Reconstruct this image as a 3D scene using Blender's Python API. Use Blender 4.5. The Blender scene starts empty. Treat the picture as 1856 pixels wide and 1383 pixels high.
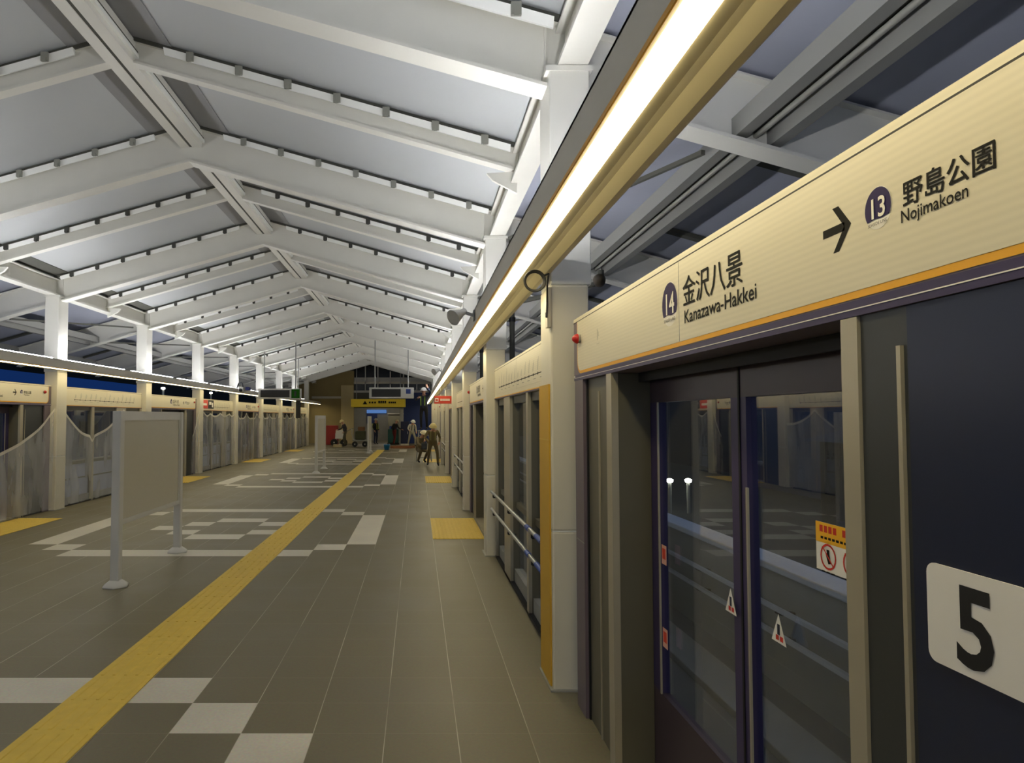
import bpy, bmesh, math, random
from mathutils import Vector, Matrix
random.seed(7)
S = bpy.context.scene
COL = S.collection
PI = math.pi

# ------------------------------------------------------------------ camera, world, exposure
EYE = 1.75
cd = bpy.data.cameras.new('camera')
cam = bpy.data.objects.new('camera', cd); COL.objects.link(cam)
cam.location = (0, 0, EYE)
cam.rotation_euler = (math.radians(90 + 2.24), 0, 0)
cd.sensor_width = 36; cd.sensor_fit = 'HORIZONTAL'
cd.lens = 1225 / 1856 * 36
cd.shift_x = 171 / 1856; cd.shift_y = 17.6 / 1856
cd.clip_start = 0.05; cd.clip_end = 400
S.camera = cam
w = bpy.data.worlds.new('night_sky'); S.world = w; w.use_nodes = True
bg = w.node_tree.nodes['Background']
bg.inputs[0].default_value = (0.48, 0.64, 1.0, 1); bg.inputs[1].default_value = 0.13
S.view_settings.view_transform = 'Standard'; S.view_settings.look = 'None'
S.view_settings.exposure = 1.4; S.view_settings.gamma = 1; S.view_settings.use_curve_mapping = False
LENS_EMIT = 5.8      # warm strip lamps under the ducts
UP_EMIT = 19.5       # cool uplights on top of the ducts

# ------------------------------------------------------------------ helpers
def lin(c):
    return tuple(((x/255)/12.92 if x/255 <= 0.04045 else ((x/255+0.055)/1.055)**2.4) for x in c)
MATS = {}
def mat(name, rgb, rough=0.5, metal=0.0, noise=0.0, scale=6.0, bump=0.0, spec=0.5):
    if name in MATS: return MATS[name]
    m = bpy.data.materials.new(name); m.use_nodes = True; MATS[name] = m
    nt = m.node_tree; b = nt.nodes['Principled BSDF']
    c = lin(rgb)
    b.inputs['Base Color'].default_value = (*c, 1)
    b.inputs['Roughness'].default_value = rough; b.inputs['Metallic'].default_value = metal
    b.inputs['Specular IOR Level'].default_value = spec
    tc = nt.nodes.new('ShaderNodeTexCoord'); nz = nt.nodes.new('ShaderNodeTexNoise')
    nz.inputs['Scale'].default_value = scale; nz.inputs['Detail'].default_value = 5
    nt.links.new(tc.outputs['Object'], nz.inputs['Vector'])
    if noise:
        mx = nt.nodes.new('ShaderNodeMix'); mx.data_type = 'RGBA'
        mx.inputs['A'].default_value = (*[x*(1-noise) for x in c], 1)
        mx.inputs['B'].default_value = (*[min(1, x*(1+noise)) for x in c], 1)
        nt.links.new(nz.outputs['Fac'], mx.inputs['Factor']); nt.links.new(mx.outputs['Result'], b.inputs['Base Color'])
    if bump:
        bp = nt.nodes.new('ShaderNodeBump'); bp.inputs['Strength'].default_value = bump; bp.inputs['Distance'].default_value = 0.01
        nt.links.new(nz.outputs['Fac'], bp.inputs['Height']); nt.links.new(bp.outputs['Normal'], b.inputs['Normal'])
    return m
def emit(name, rgb, strength):
    m = bpy.data.materials.new(name); m.use_nodes = True; MATS[name] = m
    nt = m.node_tree; nt.nodes.clear()
    o = nt.nodes.new('ShaderNodeOutputMaterial'); e = nt.nodes.new('ShaderNodeEmission')
    e.inputs[0].default_value = (*lin(rgb), 1); e.inputs[1].default_value = strength
    nt.links.new(e.outputs[0], o.inputs[0]); return m
def glass(name, tint=(0.75, 0.8, 0.82), strength=1.0, rough=0.0):
    m = bpy.data.materials.new(name); m.use_nodes = True; MATS[name] = m
    nt = m.node_tree; nt.nodes.clear()
    o = nt.nodes.new('ShaderNodeOutputMaterial'); t = nt.nodes.new('ShaderNodeBsdfTransparent'); g = nt.nodes.new('ShaderNodeBsdfGlossy')
    t.inputs[0].default_value = (*tint, 1); g.inputs['Roughness'].default_value = rough
    g.inputs['Color'].default_value = (strength, strength, strength, 1)
    fr = nt.nodes.new('ShaderNodeFresnel'); ge = nt.nodes.new('ShaderNodeNewGeometry'); mr = nt.nodes.new('ShaderNodeMapRange')   # same reflectance from either face
    mr.inputs['To Min'].default_value = 1.7; mr.inputs['To Max'].default_value = 1/1.7
    nt.links.new(ge.outputs['Backfacing'], mr.inputs['Value']); nt.links.new(mr.outputs[0], fr.inputs[0])
    mx = nt.nodes.new('ShaderNodeMixShader')
    nt.links.new(fr.outputs[0], mx.inputs[0]); nt.links.new(t.outputs[0], mx.inputs[1]); nt.links.new(g.outputs[0], mx.inputs[2])
    nt.links.new(mx.outputs[0], o.inputs[0]); return m
def film(name, rgb, opacity):
    m = bpy.data.materials.new(name); m.use_nodes = True; MATS[name] = m
    nt = m.node_tree; b = nt.nodes['Principled BSDF']; o = nt.nodes['Material Output']
    b.inputs['Base Color'].default_value = (*lin(rgb), 1); b.inputs['Roughness'].default_value = 0.3
    t = nt.nodes.new('ShaderNodeBsdfTransparent'); mx = nt.nodes.new('ShaderNodeMixShader')
    tc = nt.nodes.new('ShaderNodeTexCoord'); nz = nt.nodes.new('ShaderNodeTexNoise'); nz.inputs['Scale'].default_value = 3
    mp = nt.nodes.new('ShaderNodeMapping'); mp.inputs['Scale'].default_value = (1, 1.2, 0.35)
    r = nt.nodes.new('ShaderNodeMapRange'); r.inputs['From Min'].default_value = 0.3; r.inputs['From Max'].default_value = 0.7
    r.inputs['To Min'].default_value = opacity-0.08; r.inputs['To Max'].default_value = opacity+0.1
    nt.links.new(tc.outputs['Object'], mp.inputs[0]); nt.links.new(mp.outputs[0], nz.inputs['Vector']); nt.links.new(nz.outputs['Fac'], r.inputs['Value'])
    nt.links.new(r.outputs[0], mx.inputs[0]); nt.links.new(t.outputs[0], mx.inputs[1]); nt.links.new(b.outputs[0], mx.inputs[2])
    nt.links.new(mx.outputs[0], o.inputs[0]); return m

class MB:
    def __init__(s): s.v = []; s.f = []; s.mi = []; s.m = []; s.smooth = []
    def _m(s, m):
        if m not in s.m: s.m.append(m)
        return s.m.index(m)
    def add(s, vs, fs, m, smooth=False):
        o = len(s.v); s.v += [tuple(p) for p in vs]; k = s._m(m)
        for f in fs: s.f.append([i+o for i in f]); s.mi.append(k); s.smooth.append(smooth)
        return s
    def box(s, x0, x1, y0, y1, z0, z1, m):
        x0, x1 = sorted((x0, x1)); y0, y1 = sorted((y0, y1)); z0, z1 = sorted((z0, z1))
        vs = [(x, y, z) for z in (z0, z1) for y in (y0, y1) for x in (x0, x1)]
        return s.add(vs, [(0,2,3,1),(4,5,7,6),(0,1,5,4),(2,6,7,3),(0,4,6,2),(1,3,7,5)], m)
    def bbox(s, x0, x1, y0, y1, z0, z1, m, r=0.01, seg=2):   # bevelled box
        x0, x1 = sorted((x0, x1)); y0, y1 = sorted((y0, y1)); z0, z1 = sorted((z0, z1))
        bm = bmesh.new(); bmesh.ops.create_cube(bm, size=1)
        bmesh.ops.scale(bm, vec=(x1-x0, y1-y0, z1-z0), verts=bm.verts)
        bmesh.ops.translate(bm, vec=((x0+x1)/2, (y0+y1)/2, (z0+z1)/2), verts=bm.verts)
        bmesh.ops.bevel(bm, geom=list(bm.edges), offset=r, segments=seg, affect='EDGES', profile=0.5)
        bm.verts.index_update()
        s.add([v.co for v in bm.verts], [[v.index for v in f.verts] for f in bm.faces], m); bm.free(); return s
    def prism(s, poly, axis, t0, t1, m, smooth=False):
        # poly: list of 2d points; axis 'y' -> (x,z), 'x' -> (y,z), 'z' -> (x,y)
        def P(p, t): return {'y': (p[0], t, p[1]), 'x': (t, p[0], p[1]), 'z': (p[0], p[1], t)}[axis]
        n = len(poly); vs = [P(p, t0) for p in poly] + [P(p, t1) for p in poly]
        fs = [(i, (i+1) % n, n+(i+1) % n, n+i) for i in range(n)] + [tuple(range(n))[::-1], tuple(range(n, 2*n))]
        return s.add(vs, fs, m, smooth)
    def cyl(s, p0, p1, r, m, n=12, r2=None, caps=True):
        p0 = Vector(p0); p1 = Vector(p1); r2 = r if r2 is None else r2
        d = (p1-p0).normalized(); a = d.orthogonal().normalized(); b = d.cross(a)
        vs = [p0+(a*math.cos(2*PI*i/n)+b*math.sin(2*PI*i/n))*r for i in range(n)] + \
             [p1+(a*math.cos(2*PI*i/n)+b*math.sin(2*PI*i/n))*r2 for i in range(n)]
        s.add(vs, [(i, (i+1) % n, n+(i+1) % n, n+i) for i in range(n)], m, True)
        if caps: s.add(vs, [tuple(range(n))[::-1], tuple(range(n, 2*n))], m)
        return s
    def bar(s, p0, p1, w_, h_, m):   # rectangular bar
        p0 = Vector(p0); p1 = Vector(p1); d = (p1-p0).normalized()
        a = d.cross(Vector((0, 0, 1)));  a = a.normalized() if a.length > 1e-4 else Vector((1, 0, 0)); b = a.cross(d)
        vs = [p+a*i*w_/2+b*j*h_/2 for p in (p0, p1) for i, j in ((-1,-1),(1,-1),(1,1),(-1,1))]
        return s.add(vs, [(0,1,2,3),(7,6,5,4),(0,4,5,1),(1,5,6,2),(2,6,7,3),(3,7,4,0)], m)
    def path(s, pts, r, m, n=8):
        for a, b in zip(pts, pts[1:]): s.cyl(a, b, r, m, n)
        return s
    def lathe(s, prof, c, ax, m, n=20):   # prof: (r, t) along ax from c
        ax = Vector(ax).normalized(); a = ax.orthogonal().normalized(); b = ax.cross(a); c = Vector(c)
        vs = [c+ax*t+(a*math.cos(2*PI*i/n)+b*math.sin(2*PI*i/n))*r for r, t in prof for i in range(n)]
        fs = [(k*n+i, k*n+(i+1) % n, (k+1)*n+(i+1) % n, (k+1)*n+i) for k in range(len(prof)-1) for i in range(n)]
        fs += [tuple(range(n))[::-1], tuple(range((len(prof)-1)*n, len(prof)*n))]
        return s.add(vs, fs, m, True)
    def grid(s, fn, nu, nv, m, smooth=True):
        vs = [fn(i/nu, j/nv) for j in range(nv+1) for i in range(nu+1)]
        fs = [(j*(nu+1)+i, j*(nu+1)+i+1, (j+1)*(nu+1)+i+1, (j+1)*(nu+1)+i) for j in range(nv) for i in range(nu)]
        return s.add(vs, fs, m, smooth)
    def build(s, name, parent=None, props=None):
        me = bpy.data.meshes.new(name)
        off = world_loc(parent) if parent else Vector((0, 0, 0))
        me.from_pydata([tuple(Vector(p)-off) for p in s.v], [], s.f)
        for m in s.m: me.materials.append(m)
        me.polygons.foreach_set('material_index', s.mi); me.polygons.foreach_set('use_smooth', s.smooth)
        me.validate(); me.update()
        if not any(s.smooth) or len(s.v) < 4000:
            bm = bmesh.new(); bm.from_mesh(me); bmesh.ops.recalc_face_normals(bm, faces=bm.faces); bm.to_mesh(me); bm.free()
        o = bpy.data.objects.new(name, me); COL.objects.link(o)
        if parent: o.parent = parent
        for k, v in (props or {}).items(): o[k] = v
        return o
def world_loc(o):
    v = Vector((0, 0, 0))
    while o: v += o.location; o = o.parent
    return v
def thing(name, label, cat, loc=(0, 0, 0), group=None):
    o = bpy.data.objects.new(name, None); COL.objects.link(o); o.location = loc; o.empty_display_size = 0.1
    return tag(o, label, cat, group)
def tag(o, label, cat, group=None, kind=None):
    o['label'] = label; o['category'] = cat
    if group: o['group'] = group
    if kind: o['kind'] = kind
    return o
def struct(o): o['kind'] = 'structure'; return o
def copy_tree(o, parent=None):
    c = o.copy(); COL.objects.link(c); c.parent = parent
    for ch in list(KIDS.get(o.name, [])) or list(o.children): copy_tree(ch, c)
    return c
KIDS = {}
def text_into(mb, s, size, origin, right, up, m, align='LEFT', bold=0.0, depth=0.001, sx=1.0):
    cu = bpy.data.curves.new('txt', 'FONT'); cu.body = s; cu.size = size; cu.align_x = align
    cu.offset = bold; cu.extrude = 0.0; cu.resolution_u = 3
    o = bpy.data.objects.new('txt', cu); COL.objects.link(o)
    bpy.context.view_layer.update()
    me = bpy.data.meshes.new_from_object(o.evaluated_get(bpy.context.evaluated_depsgraph_get()))
    r = Vector(right); u = Vector(up); n = r.cross(u); O = Vector(origin)
    vs = [O + r*v.co.x*sx + u*v.co.y + n*depth for v in me.vertices]
    mb.add(vs, [list(p.vertices) for p in me.polygons], m)
    bpy.data.objects.remove(o); bpy.data.curves.remove(cu); bpy.data.meshes.remove(me)
ORD = ['nearest', 'second', 'third', 'fourth', 'fifth', 'sixth', 'seventh', 'eighth', 'ninth', 'tenth', 'eleventh', 'twelfth',
       'thirteenth', 'fourteenth', 'fifteenth', 'sixteenth', 'seventeenth', 'eighteenth', 'nineteenth', 'twentieth', 'twenty first']
def nth(k): return ORD[k] if k else 'nearest'

# ------------------------------------------------------------------ materials
M_steel = mat('white_painted_steel', (226, 224, 214), 0.45, noise=0.05, scale=3)
M_col = mat('cream_column_cladding', (214, 208, 188), 0.4, noise=0.03, scale=4)
M_panel = mat('ceiling_panel_paint', (190, 193, 194), 0.55, noise=0.04, scale=1.2)
M_ridge = mat('ridge_panel_grey', (150, 150, 150), 0.6, noise=0.04)
M_rail = mat('pale_clip_rail', (246, 247, 242), 0.5)
M_joint = mat('dark_joint', (84, 84, 76), 0.8)
M_clip = mat('grey_clip', (150, 150, 140), 0.6)
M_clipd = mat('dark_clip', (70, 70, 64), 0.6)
M_duct = mat('grey_duct_paint', (212, 206, 190), 0.5, noise=0.03)
M_under = mat('warm_reflector_paint', (216, 205, 170), 0.45)
M_lens = emit('warm_lamp_lens', (255, 238, 190), LENS_EMIT)
M_up = emit('cool_uplight_lens', (244, 245, 250), UP_EMIT)
M_header = mat('cream_header_panel', (214, 206, 180), 0.35)
def stripes(m, amp=0.045, period=0.017):
    nt = m.node_tree; b = nt.nodes['Principled BSDF']; c = tuple(b.inputs['Base Color'].default_value)[:3]
    tc = nt.nodes.new('ShaderNodeTexCoord'); wv = nt.nodes.new('ShaderNodeTexWave'); wv.bands_direction = 'Z'
    wv.inputs['Scale'].default_value = 0.314/period; wv.inputs['Distortion'].default_value = 0.4
    mx = nt.nodes.new('ShaderNodeMix'); mx.data_type = 'RGBA'
    mx.inputs['A'].default_value = (*[x*(1-amp) for x in c], 1); mx.inputs['B'].default_value = (*[x*(1+amp*0.4) for x in c], 1)
    nt.links.new(tc.outputs['Object'], wv.inputs['Vector']); nt.links.new(wv.outputs['Fac'], mx.inputs['Factor']); nt.links.new(mx.outputs['Result'], b.inputs['Base Color'])
stripes(M_header)
M_orange = mat('orange_stripe', (230, 168, 30), 0.45)
M_purple = mat('dark_purple_paint', (58, 50, 84), 0.4, spec=0.4)
M_purpleg = mat('purple_grey_post', (104, 92, 100), 0.4)
M_black = mat('black_rubber', (14, 14, 16), 0.6)
M_stain = mat('stainless_post', (176, 168, 146), 0.32, metal=0.35, noise=0.04, scale=9)
M_dark = mat('dark_jamb_metal', (98, 94, 78), 0.4, metal=0.15, noise=0.08, scale=5)
M_leaf = mat('door_leaf_plum', (64, 52, 60), 0.38)
M_slate = mat('slate_panel', (58, 60, 60), 0.35, metal=0.2)
M_blue = mat('dark_blue_panel', (30, 38, 62), 0.3, metal=0.2)
M_text = mat('black_lettering', (14, 12, 8), 0.7, spec=0.2)
M_badge = mat('purple_badge', (42, 32, 78), 0.6, spec=0.2)
M_white = mat('white_vinyl', (232, 228, 218), 0.5)
M_red = mat('red_lamp_dome', (176, 24, 18), 0.3)
M_redsign = mat('red_sign', (206, 62, 40), 0.5)
M_yel = mat('yellow_tactile', (212, 180, 70), 0.6, noise=0.12, scale=14, bump=0.1)
M_gold = mat('yellow_foam_guard', (204, 160, 44), 0.6, noise=0.05)
M_yellowsign = mat('yellow_sign', (248, 214, 40), 0.5)
M_conc = mat('concrete', (150, 150, 146), 0.85, noise=0.12, scale=2, bump=0.2)
M_concd = mat('brown_concrete', (164, 146, 98), 0.85, noise=0.1, scale=1.5)
M_asph = mat('track_concrete', (104, 106, 106), 0.85, noise=0.15, scale=1.5)
M_rust = mat('steel_rail', (206, 210, 218), 0.4, metal=0.1)
M_board = mat('grey_signboard_face', (186, 181, 162), 0.6, noise=0.03, scale=30)
M_frame = mat('white_board_frame', (196, 194, 186), 0.45)
M_glass = glass('clear_glass', (0.86, 0.89, 0.92), 1.0)
M_chrome = mat('brushed_handrail', (170, 172, 176), 0.3, metal=0.9)
M_frost = mat('frosted_blue_grey', (150, 158, 178), 0.3)
M_bluetape = mat('blue_tape', (48, 74, 150), 0.5)
M_film = film('plastic_film', (240, 240, 238), 0.26)
M_filmh = film('plastic_film_hem', (226, 220, 204), 0.72)
M_green = emit('green_exit_light', (60, 130, 40), 0.05)
M_display = mat('dark_display', (26, 24, 18), 0.4)
M_wall_blue = mat('blue_cladding', (30, 54, 118), 0.5)
M_earth = mat('dark_scrub_ground', (44, 46, 40), 0.95, noise=0.4, scale=0.3)
M_hillscreen = mat('dark_hill_screen', (20, 24, 20), 1.0, noise=0.3, scale=0.4)
M_skin = mat('skin', (196, 148, 120), 0.6)
M_gutter = mat('dull_steel_channel', (150, 150, 144), 0.5, metal=0.2)
M_outer = mat('outer_roof_sheet', (164, 168, 182), 0.6, noise=0.08, scale=1)

# ------------------------------------------------------------------ dimensions
CX = -2.98                     # roof centre line
RX, LX = 0.87, -6.83           # platform faces of the right and left columns
PR, PL = 0.98, -6.94           # faces of the platform door screens
COLY = [4.4 + 4.2*k for k in range(10)]
RIDGE = 5.61; SL = 0.285
T = 0.4; XG = 0.62; YG = 8.62  # floor tile grid
YEND = 46.0
def roofz(x): return RIDGE - SL*abs(x-CX)

# ------------------------------------------------------------------ floor
def floor_mat(name, rgb, grout, ga):
    m = bpy.data.materials.new(name); m.use_nodes = True; nt = m.node_tree; b = nt.nodes['Principled BSDF']
    N = nt.nodes.new; L = nt.links.new
    tc = N('ShaderNodeTexCoord'); sp = N('ShaderNodeSeparateXYZ'); L(tc.outputs['Object'], sp.inputs[0])
    def line(axis, off, wd):
        a = N('ShaderNodeMath'); a.operation = 'SUBTRACT'; L(sp.outputs[axis], a.inputs[0]); a.inputs[1].default_value = off - T/2
        d = N('ShaderNodeMath'); d.operation = 'DIVIDE'; L(a.outputs[0], d.inputs[0]); d.inputs[1].default_value = T
        f = N('ShaderNodeMath'); f.operation = 'FRACT'; L(d.outputs[0], f.inputs[0])
        s = N('ShaderNodeMath'); s.operation = 'SUBTRACT'; L(f.outputs[0], s.inputs[0]); s.inputs[1].default_value = 0.5
        ab = N('ShaderNodeMath'); ab.operation = 'ABSOLUTE'; L(s.outputs[0], ab.inputs[0])
        lt = N('ShaderNodeMath'); lt.operation = 'LESS_THAN'; L(ab.outputs[0], lt.inputs[0]); lt.inputs[1].default_value = wd
        return lt
    lx = line('X', XG, 0.006); ly = line('Y', YG, 0.005)
    nz = N('ShaderNodeTexNoise'); nz.inputs['Scale'].default_value = 1.3; nz.inputs['Detail'].default_value = 8; L(tc.outputs['Object'], nz.inputs['Vector'])
    nf = N('ShaderNodeTexNoise'); nf.inputs['Scale'].default_value = 60; nf.inputs['Detail'].default_value = 4; L(tc.outputs['Object'], nf.inputs['Vector'])
    c = lin(rgb)
    m1 = N('ShaderNodeMix'); m1.data_type = 'RGBA'; L(nz.outputs['Fac'], m1.inputs['Factor'])
    m1.inputs['A'].default_value = (*[x*0.82 for x in c], 1); m1.inputs['B'].default_value = (*[x*1.22 for x in c], 1)
    m2 = N('ShaderNodeMix'); m2.data_type = 'RGBA'; m2.blend_type = 'MULTIPLY'; m2.inputs['Factor'].default_value = 0.35
    L(m1.outputs['Result'], m2.inputs['A']); L(nf.outputs['Color'], m2.inputs['B'])
    # grout strength varies along the joint
    g1 = N('ShaderNodeMapRange'); L(nz.outputs['Fac'], g1.inputs['Value']); g1.inputs['From Min'].default_value = 0.35; g1.inputs['From Max'].default_value = 0.6
    g1.inputs['To Min'].default_value = 0.1; g1.inputs['To Max'].default_value = ga
    gx = N('ShaderNodeMath'); gx.operation = 'MULTIPLY'; L(lx.outputs[0], gx.inputs[0]); L(g1.outputs[0], gx.inputs[1])
    gy = N('ShaderNodeMath'); gy.operation = 'MULTIPLY'; L(ly.outputs[0], gy.inputs[0]); gy.inputs[1].default_value = 0.12
    gm = N('ShaderNodeMath'); gm.operation = 'MAXIMUM'; L(gx.outputs[0], gm.inputs[0]); L(gy.outputs[0], gm.inputs[1])
    m3 = N('ShaderNodeMix'); m3.data_type = 'RGBA'; L(gm.outputs[0], m3.inputs['Factor']); L(m2.outputs['Result'], m3.inputs['A'])
    m3.inputs['B'].default_value = (*lin(grout), 1)
    L(m3.outputs['Result'], b.inputs['Base Color'])
    r = N('ShaderNodeMapRange'); L(nz.outputs['Fac'], r.inputs['Value']); r.inputs['To Min'].default_value = 0.34; r.inputs['To Max'].default_value = 0.6
    L(r.outputs[0], b.inputs['Roughness'])
    return m
F_dark = floor_mat('taupe_floor_tile', (114, 106, 80), (206, 200, 180), 0.7)
F_white = floor_mat('white_floor_tile', (212, 206, 190), (150, 145, 130), 0.2)
F_edge = floor_mat('edge_floor_tile', (120, 113, 90), (200, 194, 176), 0.5)
def white_cells():
    cells = set()
    def c(ix, row): cells.add((ix, row))
    # ix: column index counted from x = XG going left (cell ix spans XG-T*(ix+1) .. XG-T*ix)
    for x in range(5, 13): c(x, 0); c(x, 10)
    for ix in (4, 13): c(ix, 1); c(ix, 9)
    for ix in (3, 14):
        for r in range(2, 9): c(ix, r)
    for a in ((8, 3), (9, 3), (7, 4), (10, 4), (11, 5), (7, 6), (10, 6), (8, 7), (9, 7)): c(*a)
    return cells
WC = white_cells()
fl = MB()
rows = range(-52, 92); per = 21
xs = [PL-0.36] + [XG - T*i for i in range(18, -1, -1)] + [PR+0.36]
for r in rows:
    y0 = YG + T*r; y1 = y0 + T
    run = None
    for i in range(len(xs)-1):
        xa, xb = xs[i], xs[i+1]
        ix = 18 - i
        rr = r % per
        m = F_white if (ix, rr) in WC else F_dark
        if i == len(xs)-2: m = F_edge
        fl.add([(xa, y0, 0), (xb, y0, 0), (xb, y1, 0), (xa, y1, 0)], [(0, 1, 2, 3)], m)
ya, yb = YG+T*rows[0], YG+T*(rows[-1]+1)
fl.add([(xs[0], yb, 0), (xs[-1], yb, 0), (xs[-1], 53, 0), (xs[0], 53, 0)], [(0, 1, 2, 3)], F_dark)
fl.box(xs[0], xs[-1], ya, 53, -0.25, -0.002, M_conc)
fl.box(xs[0]+0.3, xs[-1]-0.3, ya, 53, -1.1, -0.25, M_conc)
struct(fl.build('floor'))

# tactile paving
def tactile(x0, x1, y0, y1, name, label, bars=True, group=None, step=0.0571, kind=None):
    mb = MB(); mb.box(x0, x1, y0, y1, 0.0005, 0.006, M_yel)
    o = mb.build(name); tag(o, label, 'tactile paving', group)
    return o
strip = MB(); strip.box(XG-7*T+0.003, XG-6*T-0.003, 0.6, 36.6, 0.0005, 0.006, M_yel)
for k in range(5):
    xx = XG-7*T+0.045+0.0775*k
    for r in range(-20, 12):
        yy = YG+T*r; strip.prism([(xx-0.012, 0.006), (xx-0.007, 0.0105), (xx+0.007, 0.0105), (xx+0.012, 0.006)], 'y', yy+0.03, yy+T-0.03, M_yel)
tag(strip.build('tactile_strip'), 'long yellow tactile guide strip running down the middle of the dark platform floor', 'tactile paving')
pads = [(COLY[1]+4.2*2*k+1.22+0.0) for k in range(4)]
for k, y0 in enumerate([9.82, 18.22, 26.62, 35.02]):
    for side in ('right', 'left'):
        x0, x1 = (XG-T, PR-0.01) if side == 'right' else (PL+0.01, PL+0.77)
        mb = MB(); mb.box(x0, x1, y0, y0+2.0, 0.0005, 0.006, M_yel)
        if k < 2:
            nx = 12
            for i in range(nx):
                xx = x0+0.035+i*(x1-x0-0.07)/(nx-1)
                mb.prism([(xx-0.013, 0.006), (xx-0.008, 0.011), (xx+0.008, 0.011), (xx+0.013, 0.006)], 'y', y0+0.02, y0+1.98, M_yel)
        tag(mb.build('tactile_pad'), '%s yellow tactile pad on the floor in front of the %s side doors' % (nth(k), side), 'tactile paving', 'yellow tactile pads before the doors')

# ------------------------------------------------------------------ roof
Y0R, Y1R = -13.0, 46.8
XO_R, XO_L = 4.3, CX*2-4.3
cb = MB()
for sgn, x0, x1 in ((1, CX, XO_R), (-1, CX, XO_L)):
    xi = RX+0.3 if sgn > 0 else LX-0.3
    za = roofz(x0); zi = roofz(xi); zb = roofz(x1)
    cb.prism([(x0, za), (xi, zi), (xi, zi+0.08), (x0, za+0.08)], 'y', Y0R, Y1R, M_panel)
    cb.prism([(xi, zi), (x1, zb), (x1, zb+0.08), (xi, zi+0.08)], 'y', Y0R, Y1R, M_outer)
struct(cb.build('ceiling'))
tr = MB()   # grey bands beside the ridge and dark slot along the left eave
for sg in (1, -1):
    xa, xb = CX+sg*0.10, CX+sg*0.52
    tr.prism([(xa, roofz(xa)-0.012), (xb, roofz(xb)-0.012), (xb, roofz(xb)-0.002), (xa, roofz(xa)-0.002)], 'y', 0, 46.5, M_ridge)
struct(tr.build('trim_1'))
tr = MB(); xa, xb = LX-0.14, LX+0.12
tr.prism([(xa, roofz(xa)-0.012), (xb, roofz(xb)-0.012), (xb, roofz(xb)-0.002), (xa, roofz(xa)-0.002)], 'y', 2, 46.5, M_joint)
struct(tr.build('trim_2'))

def band(mb, x0, x1, off0, off1, ya, yb, m):
    mb.prism([(x0, roofz(x0)-off0), (x1, roofz(x1)-off0), (x1, roofz(x1)-off1), (x0, roofz(x0)-off1)], 'y', ya, yb, m)
def rafter(y, main, k, idx):
    near = idx < 6
    lab = ('deep white steel rafter crossing the roof at the %s pair of columns' % nth(k)) if main else \
          ('shallow white steel rafter between column pairs, %s shallow one from the camera' % nth(k))
    t = thing('roof_rafter', lab, 'rafter', (CX, y, roofz(CX)-0.6), 'deep roof rafters' if main else 'shallow roof rafters')
    d = 0.50 if main else 0.25; hw = 0.10 if main else 0.06
    xl, xr = (XO_L+0.1, XO_R-0.1) if main else (LX-0.2, RX+0.2)
    b = MB()
    for x0, x1 in ((CX, xr), (CX, xl)):
        band(b, x0, x1, 0.05, d, y-0.015, y+0.015, M_steel)
        band(b, x0, x1, d, d+0.025, y-hw, y+hw, M_steel)
        band(b, x0, x1, 0.035, 0.05, y-hw*0.8, y+hw*0.8, M_steel)
    b.build('rafter_beam', t)
    j = MB()
    for x0, x1 in ((CX+0.12, RX+0.15), (CX-0.12, LX-0.15)):
        band(j, x0, x1, 0.004, 0.048, y-hw*0.8-0.02, y+hw*0.6, M_joint)
    j.build('joint_strip', t)
    r = MB(); yr = y-hw*0.8-0.03
    for x0, x1 in ((CX+0.45, RX+0.05), (CX-0.45, LX-0.02)):
        P = [(yr-0.025, .050), (yr+0.03, .050), (yr+0.03, .108), (yr+0.012, .108)]
        r.add([(x, a, roofz(x)-o_) for x in (x0, x1) for a, o_ in P], [(0,1,5,4),(1,2,6,5),(2,3,7,6),(3,0,4,7),(0,3,2,1),(4,5,6,7)], M_rail)
    r.build('clip_rail', t)
    proto = None
    for sg in (1, -1):
        for i in range(7):
            x = CX+sg*(0.72+0.487*i)
            z = roofz(x)-0.072
            if proto is None or True:
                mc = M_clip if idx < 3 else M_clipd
                if proto is None:
                    c = MB(); px, pz = x, z
                    c.box(x-0.035, x+0.035, yr-0.045, yr-0.020, z-0.05, z+0.04, mc)
                    c.box(x-0.018, x+0.018, yr-0.055, yr-0.040, z-0.062, z-0.02, mc)
                    proto = c.build('clip', t)
                else:
                    o = proto.copy(); COL.objects.link(o); o.parent = t; o.location = (x-px, 0, z-pz)
    if not main and True:   # knee brackets under the ends
        for nm, xe, sg in (('end_bracket', RX+0.12, -1), ('end_bracket', LX-0.12, 1)):
            e = MB(); z = roofz(xe)-0.27
            e.prism([(xe, z), (xe+sg*0.3, z-0.02), (xe+sg*0.24, z-0.09), (xe, z-0.22)], 'y', y-0.02, y+0.02, M_steel)
            e.build(nm, t)
    return t
ri = 0
for k in range(10):
    rafter(COLY[k]+0.18, True, k, ri); ri += 1
    rafter(COLY[k]+2.28, False, k, ri); ri += 1

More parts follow.
